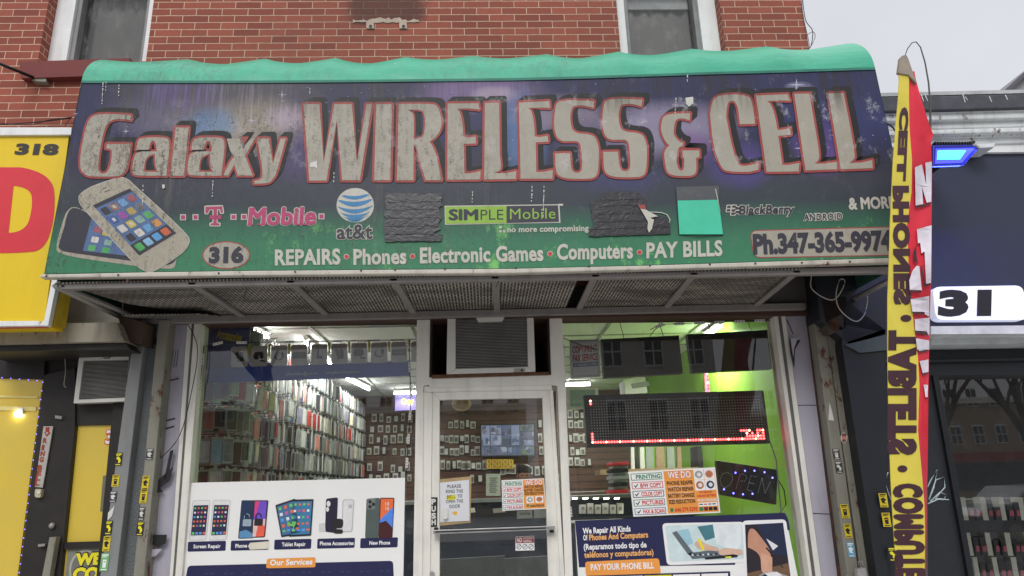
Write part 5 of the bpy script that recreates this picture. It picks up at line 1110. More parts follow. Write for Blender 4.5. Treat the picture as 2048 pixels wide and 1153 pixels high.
# ------------------------------------------------------------------ signs hung inside the glass
RED = emit('led_red', (1, .05, .05), 11); REDB = emit('led_red_hot', (1, .35, .25), 9); BLUE = emit('led_blue', (.12, .12, 1), 9); DIM = M('led_off', c(176, 166, 160), .4)
mb = thing('message_board', 'long black LED message board with a red lit bottom row in the right window', 'LED sign', P(1350, 893, .3)); MQ = [(1167, 791), (1527, 781), (1541, 887), (1175, 896)]
g = G(); g.pr(MQ, .3, .37, BLK); g.build('casing', mb, bevel=.004); m = quadmap([(1178, 800), (1519, 791), (1531, 880), (1183, 888)]); g = G(); gd = G(); gh = G()
for i in range(64):
    for j in range(16):
        u, v = (i+.5)/64, (j+.5)/16; lit = (j == 15) or (i == 0 and j > 11) or (j == 14 and i > 56) or (j == 13 and i > 55 and i % 2) or (j == 12 and i > 54 and i not in (59, 60)) or (i == 0 and j in (0, 1))
        x, y = m(u, v); w = 2.7 if lit else 1.25
        (g if lit else gd).flat([(x-w, y), (x, y-w), (x+w, y), (x, y+w)], .2985 if not lit else .298, RED if lit and (i+j) % 5 else (REDB if lit else DIM))
gd.build('led_grid', mb); g.build('lit_dots', mb)
for lab, qd in (('black hanging panel with chains left of centre in the right window', [(1201, 679), (1358, 671), (1366, 747), (1208, 756)]), ('black hanging panel at the upper right corner of the right window', [(1375, 669), (1535, 660), (1545, 738), (1385, 746)])):
    t = thing('hanging_display', lab, 'sign panel', P(qd[3][0], qd[3][1], .45)); g = G(); g.pr(qd, .45, .52, BLK); g.build('panel', t, bevel=.003); g = G()
    for i in (.3, .8):
        x, y = quadmap(qd)(i, 0); a, b = P(x, y, .48), P(x-12, 634, .48)
        g.tube([a, b], .003, DGL, 4)
    g.build('chain', t)
op = thing('open_sign', 'tilted black OPEN sign with blue lights in the right window', 'LED sign', P(1495, 1000, .35)); OQ = [(1433, 921), (1556, 940), (1553, 1010), (1440, 990)]
g = G(); g.pr(OQ, .35, .4, BLK); g.build('casing', op, bevel=.004); g = G()
for x, y in ((1471, 946), (1490, 942), (1509, 942), (1529, 945), (1545, 956), (1448, 979), (1467, 987), (1486, 989), (1505, 988)): g.ball(P(x, y, .345), .006, BLUE, 8)
g.build('lit_dots', op); g = G(); m = quadmap(OQ)
def dots(pts, n):
    L_ = [Vector(p) for p in pts]; tot = sum((b-a).length for a, b in zip(L_, L_[1:])); st = tot/n; d = 0
    for a, b in zip(L_, L_[1:]):
        l = (b-a).length
        while d <= l: p = a+(b-a)*(d/l); g.flat(ell(p.x, p.y, .75, .75, 5), .3485, TXW); d += st
        d -= l
dots([(1463, 950), (1455, 945), (1445, 948), (1440, 960), (1443, 972), (1451, 976), (1460, 970), (1466, 958), (1463, 950)], 26); dots([(1472, 978), (1480, 950), (1487, 948), (1494, 955), (1490, 963), (1478, 962)], 18)
dots([(1513, 954), (1502, 952), (1494, 980), (1506, 983)], 16); dots([(1498, 966), (1508, 968)], 5); dots([(1516, 986), (1524, 956), (1530, 987), (1542, 962)], 28); g.build('letter_dots', op)
g = G(); g.tube([P(1556, 960, .37), P(1568, 980, .37), P(1572, 1010, .37), P(1560, 1026, .37)], .004, BLK, 5); g.tube([P(1540, 884, .3), P(1552, 920, .3), P(1560, 1000, .28), P(1575, 1150, .28)], .005, GALV2, 5); g.build('cable', op)
# strings of LED modules round the glass
def string(name_label, path, n, Y=.06):
    t = thing('led_string', name_label, 'light string', P(path[0][0], path[0][1], Y)); g = G(); pts = [P(x, y, Y) for x, y in path]; g.tube(pts, .0028, BLK, 4); g.build('cable', t)
    L_ = [Vector(p) for p in path]; tot = sum((b-a).length for a, b in zip(L_, L_[1:])); st = tot/n; d = st*.5
    for a, b in zip(L_, L_[1:]):
        l = (b-a).length; u = (b-a).normalized(); w = Vector((-u.y, u.x))
        while d <= l:
            p = a+u*d; g = G(); g.pr([tuple(p-u*10-w*2.4), tuple(p+u*10-w*2.4), tuple(p+u*10+w*2.4), tuple(p-u*10+w*2.4)], Y-.006, Y+.001, WPL)
            for k in (-6, 0, 6): g.pr(ell(*(p+u*k), 1.5, 1.5, 6), Y-.0075, Y-.006, GALV2)
            g.build('light_module', t); d += st
        d -= l
string('LED module string framing the top and right of the left window', [(412, 693), (440, 686), (812, 681), (818, 700), (822, 800), (812, 950)], 14)
string('LED module string down the left edge of the left window', [(408, 692), (398, 790), (386, 900), (378, 960)], 5)
string('LED module string across the top of the right window', [(1300, 660), (1322, 649), (1540, 641)], 6); string('LED module string down the right edge of the right window', [(1548, 645), (1558, 720), (1580, 850), (1598, 990), (1622, 1150)], 15)
string('LED module string down the left edge of the right window', [(1127, 690), (1130, 800), (1136, 960), (1143, 1040)], 11)
# banner inside the left window
bn = thing('hanging_banner', 'long accessories banner, blue below with product cards, inside the left window', 'banner', P(610, 766, .45))
g = G(); BLN = pc('bannerblue', 44, 84, 190); g.pr([(413, 738), (820, 722), (820, 752), (413, 767)], .45, .455, BLN); g.pr([(410, 648), (500, 652), (498, 722), (560, 728), (560, 735), (412, 740)], .47, .475, pc('bannerpurple', 96, 104, 170)); g.build('sheet', bn)
g = G()
for k in range(10):
    x = 462+k*40; y = 708-k*1.2; g.flat(rrect([(x, y-14), (x+33, y-15), (x+33, y+26), (x, y+27)], 5), .449, pc('bannercard', 240, 244, 240)); g.flat([(x+34, y-18), (x+39, y-18), (x+39, y+4), (x+34, y+4)], .4485, YEL)
    cx, cy = x+16, y+6; mt = (pc('teal_item', 50, 76, 74), TXK)[k % 2]
    if k % 5 == 0: g.flat([(cx-9, cy-8), (cx-2, cy-10), (cx+5, cy+9), (cx-2, cy+11)], .448, mt); g.flat([(cx+1, cy-10), (cx+8, cy-9), (cx+10, cy+9), (cx+4, cy+10)], .4478, TXK)
    elif k % 5 == 1: g.flat(rrect([(cx-11, cy-8), (cx+9, cy-9), (cx+9, cy+6), (cx-11, cy+7)], 5), .448, mt); g.flat([(cx+2, cy+7), (cx+13, cy+9), (cx+12, cy+12), (cx+2, cy+10)], .448, TXK)
    elif k % 5 == 2: g.flat(ell(cx, cy+2, 9, 8, 16), .448, mt, [ell(cx, cy+1, 6.5, 6.5, 16)]); g.flat(ell(cx+7, cy-2, 3, 6, 10), .4478, TXK)
    elif k % 5 == 3: g.flat([(cx-14, cy-5), (cx+14, cy-6), (cx+14, cy+6), (cx-14, cy+7)], .448, mt); [g.flat([(cx-12+t*4, cy-3+u*4), (cx-9+t*4, cy-3+u*4), (cx-9+t*4, cy-1+u*4), (cx-12+t*4, cy-1+u*4)], .4478, app[0]) for t in range(6) for u in range(2)]
    else: g.flat([(cx-3, cy-12), (cx, cy-12), (cx, cy+2), (cx+8, cy+4), (cx+7, cy+9), (cx-6, cy+8)], .448, mt)
g.text('Accessories', (433, 676), (482, 686), (436, 658), .468, YEL, .04); g.text('Accessories', (520, 712), (566, 724), (522, 700), .46, YEL, .03)
g.text('galaxywireless@gmail.com', (572, 751), (636, 749), (572, 746), .448, TXW, .01); g.text('www.galaxywirelesscell.com', (652, 748), (718, 746), (652, 743), .448, TXW, .01); g.build('print', bn)

# ================================================================== left neighbour
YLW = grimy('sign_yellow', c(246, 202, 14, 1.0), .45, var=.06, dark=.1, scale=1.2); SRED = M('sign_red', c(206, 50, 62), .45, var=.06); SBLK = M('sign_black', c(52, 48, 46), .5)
ys = thing('box_sign', 'yellow box sign with 318 and a huge red letter D, left of the awning', 'box sign', P(50, 650, -.45))
g = G(); g.pr([(-60, 270), (138, 270), (88, 650), (-60, 652)], -.5, -.3, YLW); g.build('box', ys)
g = G(); g.pr([(-60, 255), (143, 255), (142, 270), (-60, 271)], -.52, -.28, WWH); g.pr([(107, 540), (118, 540), (96, 652), (77, 652), (88, 640)], -.52, -.48, WWH); g.pr([(-60, 643), (79, 642), (77, 652), (-60, 654)], -.52, -.48, WWH); g.build('frame', ys, bevel=.003)
g = G(); g.text('318', (32, 308), (112, 309), (36, 289), -.503, SBLK, .06, 1.0)
g.flat(chaikin([(-40, 335), (40, 335), (104, 345, 1), (112, 420, 1), (92, 500, 1), (40, 507, 1), (-40, 507)]), -.502, SRED, [chaikin([(27, 372), (60, 375, 1), (66, 410, 1), (52, 465, 1), (17, 466)])])
g.build('lettering', ys)
g = G(); a, b = P(96, 652, -.48), P(118, 545, -.48)
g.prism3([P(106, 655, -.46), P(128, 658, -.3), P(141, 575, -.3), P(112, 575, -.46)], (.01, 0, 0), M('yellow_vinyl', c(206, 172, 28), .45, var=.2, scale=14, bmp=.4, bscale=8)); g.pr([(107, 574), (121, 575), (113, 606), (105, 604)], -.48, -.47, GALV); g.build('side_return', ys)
g = G(); g.pr([(-60, 654), (92, 652), (91, 655), (-60, 657)], -.49, -.46, SRED); g.build('under_strip', ys)
DKP = M('black_paint', c(40, 37, 35), .5, var=.3, scale=8); GRIM = grimy('grimy_cream_metal', c(150, 144, 130), .8, dark=.75, rust=.35)
nb = thing('neighbour_shop', 'dark framed shop entrance with yellow covered glass under a grimy shutter hood, at left', 'shop front', P(120, 1100, 0))
g = G(); g.pr([(-60, 560), (236, 560), (236, 640), (-60, 655)], -.02, .2, GRIM); g.pr([(100, 596), (236, 598), (240, 648), (120, 650)], -.05, -.02, M('dull_panel', c(128, 126, 116), .8)); g.build('fascia', nb)
g = G(); g.pr([(-60, 650), (234, 645), (249, 683), (-60, 690)], -.3, .1, GRIM); g.pr([(-60, 690), (249, 683), (262, 700), (-60, 704)], -.26, .1, DKP); g.build('shutter_hood', nb, bevel=.004)
g = G(); g.pr([(235, 629), (289, 646), (284, 688), (249, 684)], -.22, .1, M('brown_plate', c(72, 56, 48), .8)); g.build('hood_end', nb)
g = G(); g.pr([(-60, 706), (262, 700), (262, 840), (-60, 752)], .12, .2, DKP)
g.pr([(88, 750), (150, 735), (150, 850), (118, 1175), (36, 1175)], .06, .2, DKP); g.pr([(140, 806), (262, 800), (255, 850), (140, 852)], .08, .2, DKP); g.pr([(-60, 700), (90, 700), (88, 760), (-60, 752)], .09, .2, DKP)
g.pr([(236, 700), (262, 700), (205, 1175), (190, 1175)], .05, .2, DKP); g.build('frame', nb, bevel=.004)
def ylw_glass():
    m, t, b = new_mat('yellow_film'); w = nd(t, 'TexWave', Scale=26.0, Distortion=3.0, Detail=0.0); w.bands_direction = 'DIAGONAL'; t.links.new(pos(t, (1, 1, 1)), w.inputs['Vector'])
    o = mixc(t, ramp(t, w.outputs['Fac'], (.7, 0.0), (.95, .22)), c(196, 170, 66), c(174, 146, 50)); o = mixc(t, ramp(t, noise_(t, (1, 1, 1), 3, 5), (.45, 0.0), (.7, .35)), o, c(176, 160, 84))
    t.links.new(o, b.inputs['Base Color']); b.inputs['Roughness'].default_value = .25; b.inputs['Specular IOR Level'].default_value = .8
    t.links.new(o, b.inputs['Emission Color']); b.inputs['Emission Strength'].default_value = .16; return m
YF = ylw_glass()
g = G(); g.pr([(-60, 756), (86, 760), (32, 1175), (-60, 1175)], .11, .13, YF); wd = g.build('window_pane', nb, label='yellow lit shop window')
g = G(); g.ball(P(35, 829, .09), .022, emit('spot_bulb', (1, .95, .75), 14)); g.pr([(34, 815), (46, 816), (45, 828), (36, 828)], .09, .11, WPL); g.pr([(-60, 812), (72, 814), (72, 822), (-60, 820)], .1, .108, M('rail_cream', c(230, 205, 130), .5)); g.pr([(-60, 790), (76, 793), (75, 797), (-60, 794)], .1, .108, M('rail_cream', c(230, 205, 130), .5)); g.build('track_light', nb)
dn = G(); dn.pr([(149, 849), (238, 846), (206, 1086), (116, 1090)], .1, .12, YF); dn.pr([(114, 1096), (206, 1094), (196, 1175), (104, 1175)], .1, .12, YF); d_ = dn.build('door_glass', nb, label='yellow covered glass of the entrance door')
g = G(); g.text('3', (211, 887), (223, 887), (214, 862), .095, SRED, .075); g.text('3', (211, 887), (223, 887), (214, 862), .094, TXW, .03); g.text('1', (229, 887), (236, 887), (231, 862), .095, SRED, .06); g.build('number', d_)
g = G(); g.pr([(110, 1086), (206, 1083), (205, 1096), (108, 1100)], .07, .12, DKP); g.pr([(99, 1075), (112, 1075), (95, 1175), (80, 1175)], .0, .05, GALV); g.build('door_bar', nb)
g = G(); g.ball(P(104, 1052, .05), .02, ALU, 8); g.pr([(76, 1089), (90, 1088), (89, 1093), (76, 1094)], .03, .06, ALU); g.pr([(110, 831), (124, 833), (122, 839), (110, 837)], .04, .06, ALU); g.build('lock', nb)
g = G(); g.pr([(206, 952), (222, 950), (214, 1022), (200, 1024)], .07, .09, pc('greyish', 110, 112, 96)); g.build('window_card', nb)
ps = thing('poster', 'grey banknote style poster with yellow WE CO lettering on the neighbour door', 'poster', P(170, 1150, .08)); g = G(); g.pr([(136, 1098), (206, 1096), (198, 1175), (128, 1175)], .09, .095, pc('banknote', 130, 132, 120)); g.build('sheet', ps)
g = G(); g.flat(ell(172, 1142, 34, 42, 28), .089, pc('ovalpale', 172, 170, 158)); g.flat(ell(172, 1142, 30, 38, 28), .0885, pc('ovaldark', 116, 114, 110)); g.text('WE', (152, 1131), (201, 1129), (154, 1108), .087, SBLK, .1); g.text('WE', (152, 1130), (200, 1128), (154, 1109), .086, YEL, .06); g.text('CO', (146, 1162), (196, 1160), (149, 1137), .087, SBLK, .1); g.text('CO', (146, 1161), (195, 1159), (149, 1138), .086, YEL, .06); g.build('print', ps)
a2 = air_con('old window air conditioner over the yellow door of the left neighbour', [(158, 716), (258, 713), (250, 803), (147, 807)], [(167, 722), (258, 720), (250, 796), (157, 800)], -.02, .4, 30, 1)
g = G(); g.flat([(203, 713), (224, 712.5), (224, 719), (203, 719.5)], -.022, TXW); g.text('Haier', (205, 718.5), (222, 718), (205, 713.5), -.0225, TXK, .03); g.build('badge', a2)
t = thing('strip_sign', 'narrow white strip with an arrow and red hand lettering RING BELL', 'strip sign', P(85, 975, .04)); g = G(); g.pr([(87, 853), (106, 853), (85, 976), (70, 974)], .045, .055, M('strip_white', c(176, 172, 166), .7)); g.build('strip', t); g = G(); HR = M('hand_red', c(160, 62, 40), .7)
for ch, (x, y) in zip('RINGBELL', ((89, 886), (87, 900), (84, 912), (82, 924), (79, 940), (77, 951), (75, 961), (73.5, 971))): g.text(ch, (x-3.2, y), (x+4 if ch != 'I' else x-.5, y), (x-2, y-9), .043, HR, .05)
g.flat([(91, 855), (99, 855), (98, 864), (101, 866), (93, 874), (88, 865), (91, 864)], .043, HR, [[(93, 864), (97, 865), (93, 870), (90.5, 866)]]); g.build('lettering', t)
t = thing('door_bell', 'cream bell push under the hand lettered strip', 'bell push', P(76, 995, .04)); g = G(); g.pr(rrect([(70, 978), (83, 979), (81, 996), (69, 995)], 4), .03, .06, M('bell_cream', c(190, 180, 150), .5)); g.build('case', t, bevel=.003); g = G(); g.pr(ell(77, 985, 3.4, 3.6, 12), .024, .03, WPL); g.build('button', t)
t = thing('led_string', 'purple fairy lights edging the yellow window at far left', 'light string', P(85, 760, .08)); g = G(); PUR = emit('led_purple', (.2, .15, 1), 3); path = [(0, 756), (86, 763), (60, 960), (38, 1150)]; g.tube([P(x, y, .09) for x, y in path], .002, BLK, 4); g.build('cable', t); g = G()
for i in range(28):
    s_ = i/27*4; 
    x, y = (4+i*17.5, 756+i*1.4) if i < 5 else (86-(i-5)*2.15, 765+(i-5)*17.3)
    g.ball(P(x, y, .085), 0.0042, PUR, 6)
g.build('bulbs', t)
# stickers on the posts
SK = [(pc('skyel', 206, 184, 40), TXK), (pc('skblk', 44, 42, 40), YEL), (pc('skgrey', 60, 60, 60), WPL), (pc('skblue', 100, 160, 190), TXW), (pc('skgreen', 110, 170, 110), TXW)]
def stick(cx, cy, w, h, sk, kind, label, Y=-.103):
    t = thing('sticker', label, 'sticker', P(cx, cy+h, Y), 'stickers on the shutter posts'); k = .13 if cx < 1000 else -.16
    q = [(cx-w+k*h, cy-h), (cx+w+k*h, cy-h), (cx+w-k*h, cy+h), (cx-w-k*h, cy+h)]; m = quadmap(q); base, ink = SK[sk]; g = G(); g.pr(q, Y-.001, Y+.001, base); g.build('sheet', t); g = G(); a = Y-.0014
    g.flat([m(.12, .06), m(.88, .06), m(.88, .14), m(.12, .14)], a, ink); g.flat([m(.12, .18), m(.7, .18), m(.7, .23), m(.12, .23)], a, ink); g.flat([m(.15, .88), m(.85, .88), m(.85, .94), m(.15, .94)], a, ink)
    if kind == 0: g.flat(chaikin([m(.2, .3)+(1,), m(.6, .3)+(1,), m(.7, .45), m(.85, .5)+(1,), m(.8, .78)+(1,), m(.5, .8), m(.5, .55), m(.2, .52)+(1,)]), a, ink)
    elif kind == 1: g.flat([m(.25, .35), m(.75, .35), m(.7, .8), m(.3, .8)], a, ink); g.flat([m(.35, .45), m(.65, .45), m(.65, .5), m(.35, .5)], a-.0004, base)
    else: g.flat([m(.15, .4), m(.5, .3), m(.85, .45), m(.6, .6), m(.8, .75), m(.3, .7)], a, ink)
    g.build('print', t)
for a in ((237, 919, 7, 13, 1, 0, 'black and yellow sticker highest on the left grey post', -.123), (231, 962, 7, 12, 0, 1, 'brown and yellow sticker second from the top on the left grey post', -.123), (226, 994, 7, 11, 2, 2, 'silver and black sticker third from the top on the left grey post', -.123), (217, 1056, 7, 14, 1, 0, 'black sticker with yellow blob below the worn patch, left grey post', -.123), (213, 1088, 7, 15, 0, 2, 'yellow sticker above the green one on the left grey post', -.123), (209, 1125, 8, 18, 4, 1, 'green label with white panel lowest on the left grey post', -.123),
          (299, 909, 7, 11, 2, 2, 'silver sticker topmost on the olive post', -.103), (291, 966, 7, 14, 0, 2, 'yellow sticker with purple drawing on the olive post', -.103), (287, 993, 7, 14, 0, 1, 'yellow sticker with a cup on the olive post', -.103), (283, 1028, 6, 13, 2, 2, 'torn silver sticker on the olive post', -.103), (280, 1058, 7, 14, 1, 0, 'black sticker with yellow blob on the olive post', -.103),
          (1673, 909, 7, 11, 2, 1, 'silver sticker topmost on the right guide post', -.103), (1678, 935, 7, 12, 2, 0, 'grey sticker with a pale blob on the right guide post', -.103), (1690, 1023, 8, 14, 0, 1, 'bright yellow sticker on the right guide post', -.103), (1696, 1062, 7, 14, 0, 2, 'yellow sticker with white square on the right guide post', -.103), (1702, 1100, 7, 15, 3, 2, 'pale blue torn sticker on the right guide post', -.103),
          (1767, 1001, 8, 14, 0, 2, 'upper yellow sticker on the black wall left of the flag', -.225), (1773, 1040, 8, 14, 0, 1, 'lower yellow sticker on the black wall left of the flag', -.225), (1785, 1109, 8, 14, 1, 0, 'black and yellow sticker lowest on the black wall by the flag', -.225)):
    stick(*a)
g = G(); g.pr([(1659, 806), (1664, 822), (1668, 842), (1657, 840)], -.103, -.101, WPL); tag(g.build('paper_scrap'), 'white paper scrap high on the right guide post', 'paper scrap')
g = G(); g.pr([(216, 1026), (229, 1012), (224, 1032), (215, 1042)], -.125, -.121, WPL); tag(g.build('paper_scrap'), 'white worn paper patch on the left grey post', 'paper scrap')
t = thing('sticker', 'small oval cut out sticker of a bearded face on the right guide rail', 'sticker', P(1688, 887, -.11)); g = G(); g.pr(ell(1688, 876, 6.5, 10.5, 16), -.103, -.101, TXW); g.build('sheet', t); g = G(); g.flat(ell(1688, 876.5, 5.5, 8.5, 14), -.1036, pc('facetone', 206, 140, 120)); g.flat(ell(1688, 870, 5.2, 3.4, 12), -.104, pc('hairbrown', 120, 90, 80)); g.flat(ell(1688, 882, 4.2, 3, 12), -.104, pc('hairbrown', 120, 90, 80)); g.build('print', t)
g = G()
cx, cy = 1722, 1136; g.tube([P(cx-6, cy+4, -.16), P(cx-5, cy-12, -.16), P(cx+1, cy-13, -.16), P(cx+6, cy+2, -.16)], .006, ALU, 8); g.pr(rrect([(cx-8, cy+2), (cx+9, cy-1), (cx+14, cy+26), (cx-4, cy+28)], 5), -.18, -.14, M('lock_body', c(180, 178, 176), .35, .5)); tag(g.build('padlock'), 'silver padlock hanging on the right shutter post at the bottom', 'padlock')

# ================================================================== right neighbour
NBK = M('navy_black_panel', c(46, 50, 68), .4, var=.08, scale=2); DPB = M('dark_metal', c(34, 37, 42), .45, var=.2, scale=4); WLED = M('white_soffit', c(188, 194, 196), .6)
rn_ = thing('neighbour_shop', 'low black fronted shop with peeling white cornice and roofing felt edge, at right', 'shop front', P(1900, 1100, 0))
x0b = P(1700, 400, -.2)
g = G(); g.pr([(1792, 300), (2200, 290), (2200, 660), (1800, 672)], -.2, .1, NBK); g.pr([(1600, 300), (1792, 300), (1800, 672), (1700, 690), (1640, 640)], -.2, .1, DPB); g.pr([(1690, 600), (1770, 660), (1775, 1175), (1757, 1175), (1684, 690)], -.2, .1, DPB); fb = g.build('fascia', rn_)
g = G(); g.pr([(1690, 690), (1780, 668), (1780, 700), (1720, 706)], -.215, -.2, pc('olivegrey', 70, 78, 78)); g.build('fascia_edge', rn_)
CORN = grimy('cornice_paint', c(212, 216, 216), .6, dark=.45, rust=.35)
g = G(); path = [(-.09, 216, 226), (-.08, 226, 240), (-.04, 240, 258), (-.06, 258, 268), (-.02, 268, 276), (.0, 276, 290)]
for Y, ya, yb in path: g.pr([(1600, ya+8), (2200, ya-8), (2200, yb-8), (1600, yb+8)], Y-.25, .1, CORN)
for x in (1952, 1760): g.pr([(x, 288), (x+42, 286), (x+36, 295), (x+8, 297)], -.36, -.2, CORN)
g.build('cornice', rn_, bevel=.01); FELT = M('roof_felt', c(74, 76, 82), .8, var=.3, scale=12)
g = G(); g.pr([(1600, 198), (2200, 184), (2200, 212), (1600, 228)], -.37, .0, FELT); o = g.build('parapet_felt', rn_, bevel=.01); g = G()
for x in (1842, 1850, 1925, 1930, 1978, 2010): g.pr([(x, 189+(x % 7)), (x+1.5, 189+(x % 7)), (x+6, 197+(x % 9)), (x+5, 197+(x % 9))], -.374, -.37, WWH)
g.build('tar_scratch', o); g = G(); g.pr([(1600, 190), (2200, 176), (2200, 183), (1600, 197)], -.36, 8, M('roof_felt_top', c(170, 172, 174), .8)); g.build('roof', rn_)
g = G(); g.pr([(1862, 290), (2200, 286), (2200, 303), (1862, 306)], -.23, -.2, WWH); g.build('trim', rn_)
g = G(); g.pr([(1862, 653), (2200, 650), (2200, 667), (1862, 669)], -.42, -.2, M('white_metal', c(205, 206, 208), .5)); g.pr([(1862, 669), (2200, 667), (2200, 685), (1862, 690)], -.3, .1, WLED); g.build('light_canopy', rn_)
g = G(); g.pr([(1700, 700), (2200, 683), (2200, 745), (1700, 755)], -.12, .1, DPB); g.pr([(1700, 722), (2200, 712), (2200, 718), (1700, 728)], -.16, -.12, DPB); g.build('head_beam', rn_, bevel=.005)
g = G(); g.pr([(1700, 745), (1874, 750), (1950, 1175), (1757, 1175)], -.12, .1, DPB); g.pr([(1866, 750), (1877, 750), (1953, 1175), (1941, 1175)], -.15, -.12, M('black_frame', c(26, 28, 32), .4)); g.build('black_wall', rn_, bevel=.004)
g = G(); g.add([P(x, y, .0) for x, y in ((1870, 748), (2200, 738), (2200, 1190), (1948, 1190))], [(0, 1, 2, 3)], glass_mat('dark_shop_glass', (.85, .88, .88, 1), .015, 1.75)); g.build('window_pane', rn_)
xq0, xq1 = P(1880, 900, 0).x-.3, 7.0
g = G(); g.box(xq0, xq1, 3.2, 3.3, 0, 3, M('dark_room', c(52, 52, 54), .8)); g.box(xq0, xq1, .1, 3.2, 2.75, 2.8, M('dark_ceiling', c(80, 82, 84), .8)); g.box(xq0, xq1, .1, 3.2, 0, .05, FLR); g.box(xq0-.05, xq0, .1, 3.2, 0, 2.8, MATS['dark_room']); g.build('interior', rn_)
for i, (a, b, c_, d, lab) in enumerate((((1888, 792), (1945, 782), (2045, 781), (1985, 795), 'warm ceiling light panel in the right neighbour shop'), ((1888, 810), (1905, 804), (1962, 805), (1925, 811), 'cool ceiling light panel in the right neighbour shop'))):
    t = thing('ceiling_light', lab, 'ceiling light', PZ(*a, 2.74)); q = [PZ(*p, 2.74) for p in (a, b, c_, d)]; q = [Vector((p.x, min(p.y, 3.1), p.z)) for p in q]; g = G(); g.add(q, [(0, 1, 2, 3)], emit('panel_glow%d' % i, ((1, .86, .6), (.75, 1, .9))[i], 1.6)); g.build('diffuser', t)
    ld = bpy.data.lights.new('panel_light', 'AREA'); ld.size = .6; ld.energy = 22; lo = bpy.data.objects.new('panel_light', ld); COL.objects.link(lo); lo.parent = t; lo.location = Vector((2.9+i*.9, 1.5, 2.7))-ORG[t.name]
sh_ = thing('display_shelf', 'dim tiered shelves behind the right neighbour window', 'display shelf', P(1990, 1150, .9)); g = G()
for y in (1005, 1095, 1170): g.pr([(1900, y-88+84), (2120, y-92+84), (2120, y-86+84), (1900, y-82+84)], .7, 1.3, pc('shelfgrey', 74, 74, 76))
g.build('shelf', sh_)
random.seed(9)
for r, y in enumerate((1045, 1116, 1165)):
    for k in range(11):
        x = 1928+r*12+k*13+random.uniform(-2, 2); w = random.uniform(9, 12); h = random.uniform(24, 40) if k % 3 else 46; g = G(); mt = (BLK, pc('cream_tube', 176, 174, 160), pc('pinktag', 150, 70, 84))[0 if k % 3 else 1]
        y_ = y-46; g.pr([(x-h*.18, y_-h+42), (x+w-h*.18, y_-h+42), (x+w, y_+42), (x, y_+42)], .6, .68, mt)
        if k % 3: g.pr([(x, y_+22), (x+w*.7, y_+22), (x+w*.8, y_+34), (x+1, y_+34)], .594, .5999, MATS['pic_pinktag'])
        tag(g.build('carton'), '%s carton from the left on the %s shelf of the right neighbour' % (('first', 'second', 'third', 'fourth', 'fifth', 'sixth', 'seventh', 'eighth', 'ninth', 'tenth', 'eleventh')[k], ('upper', 'middle', 'lowest')[r]), 'carton', 'cartons in the right neighbour window')
SGW, _t, _b = new_mat('sign_white'); _b.inputs['Base Color'].default_value = c(236, 238, 246); _b.inputs['Emission Color'].default_value = (.85, .88, 1, 1); _b.inputs['Emission Strength'].default_value = .35
t = thing('number_sign', 'white rounded sign with black 31 on the dark fascia', 'sign', P(1957, 640, -.26)); g = G(); g.pr(rrect([(1865, 574), (2046, 571), (2058, 640), (1872, 641)], 16), -.27, -.2, SGW); g.build('panel', t, bevel=.004)
g = G(); g.text('31', (1884, 629), (1974, 628), (1886, 585), -.272, TXK, .07, 1.0); g.build('lettering', t)
t = thing('floodlight', 'lit blue LED floodlight jutting from the cornice over the dark fascia', 'floodlight', P(1905, 325, -.6))
g = G(); FQ = [(1866, 291), (1945, 290), (1958, 297), (1928, 331), (1866, 333)]; g.prism3([P(x, y, -.75) for x, y in FQ], (0, .06, .02), M('flood_case', c(30, 34, 150), .4)); 
for k in range(14): x = 1870+k*5.4; g.pr([(x, 283), (x+2.5, 283), (x+5.5, 291), (x+3, 291)], -.72, -.68, DPB)
g.pr([(1926, 292), (1934, 284), (1950, 281), (1952, 285), (1938, 296)], -.7, -.2, DPB); g.build('casing', t, bevel=.004); g = G(); g.flat([(1872, 298), (1950, 296), (1924, 326), (1870, 328)], -.752, emit('flood_blue', (.03, .04, 1.0), 3.2)); g.build('lens', t)
g = G(); 
for k in range(4): y = 302+k*4.6; g.flat([(1876-k*.4, y), (1932-k*3.2, y-1), (1930-k*3.2, y+3), (1875-k*.4, y+3.6)], -.754, emit('flood_cyan', (.05, .7, 1.0), 4.0) if k == 0 else MATS['flood_cyan'])
g.build('lit_dots', t)
ld = bpy.data.lights.new('flood', 'AREA'); ld.size = .3; ld.energy = 16; ld.color = (.05, .08, 1); lo = bpy.data.objects.new('flood_light', ld); COL.objects.link(lo); lo.parent = t; lo.location = P(1915, 318, -.66)-ORG[t.name]+Vector((0, 0, -.03)); lo.rotation_euler = (R_(-30), R_(0), 0)
g = G(); WG = M('graffiti_white', c(190, 205, 210), .6)
for pts in ([(1850, 985), (1862, 960), (1874, 940), (1868, 975), (1858, 1000)], [(1858, 998), (1872, 960), (1888, 955), (1890, 975), (1872, 996)], [(1860, 1004), (1880, 985), (1892, 990), (1888, 1000), (1870, 998)], [(1856, 1008), (1878, 998), (1898, 1000)], [(1776, 945), (1770, 965), (1776, 985), (1782, 1000)]):
    g.tube([P(x, y, -.122) for x, y in pts], .004, WG, 4)
tag(g.build('graffiti'), 'white looping sprayed scrawl on the black wall beside the flag', 'graffiti')
gb = thing('distant_house', 'grey gable of a house rising beyond the flat roof at far right', 'house', P(2040, 190, 9)); g = G(); g.pr([(2006, 192), (2064, 138), (2200, 190), (2200, 230), (2006, 230)], 9, 14, pc('gablegrey', 150, 150, 152)); g.build('wall', gb)
g = G(); g.pr([(1999, 190), (2064, 130), (2230, 190), (2220, 194), (2064, 140), (2004, 195)], 8.8, 14, pc('roofgrey', 84, 84, 90)); g.build('roof', gb)
# inner face behind the awning's right end: dark drum and wall
g = G(); g.pr([(1500, 560), (1680, 552), (1690, 612), (1500, 618)], -.04, .05, grimy('dirty_board', c(88, 86, 82), .85, dark=.6)); tag(g.build('wall_panel'), 'dirty grey board behind the open right end of the awning', 'board')

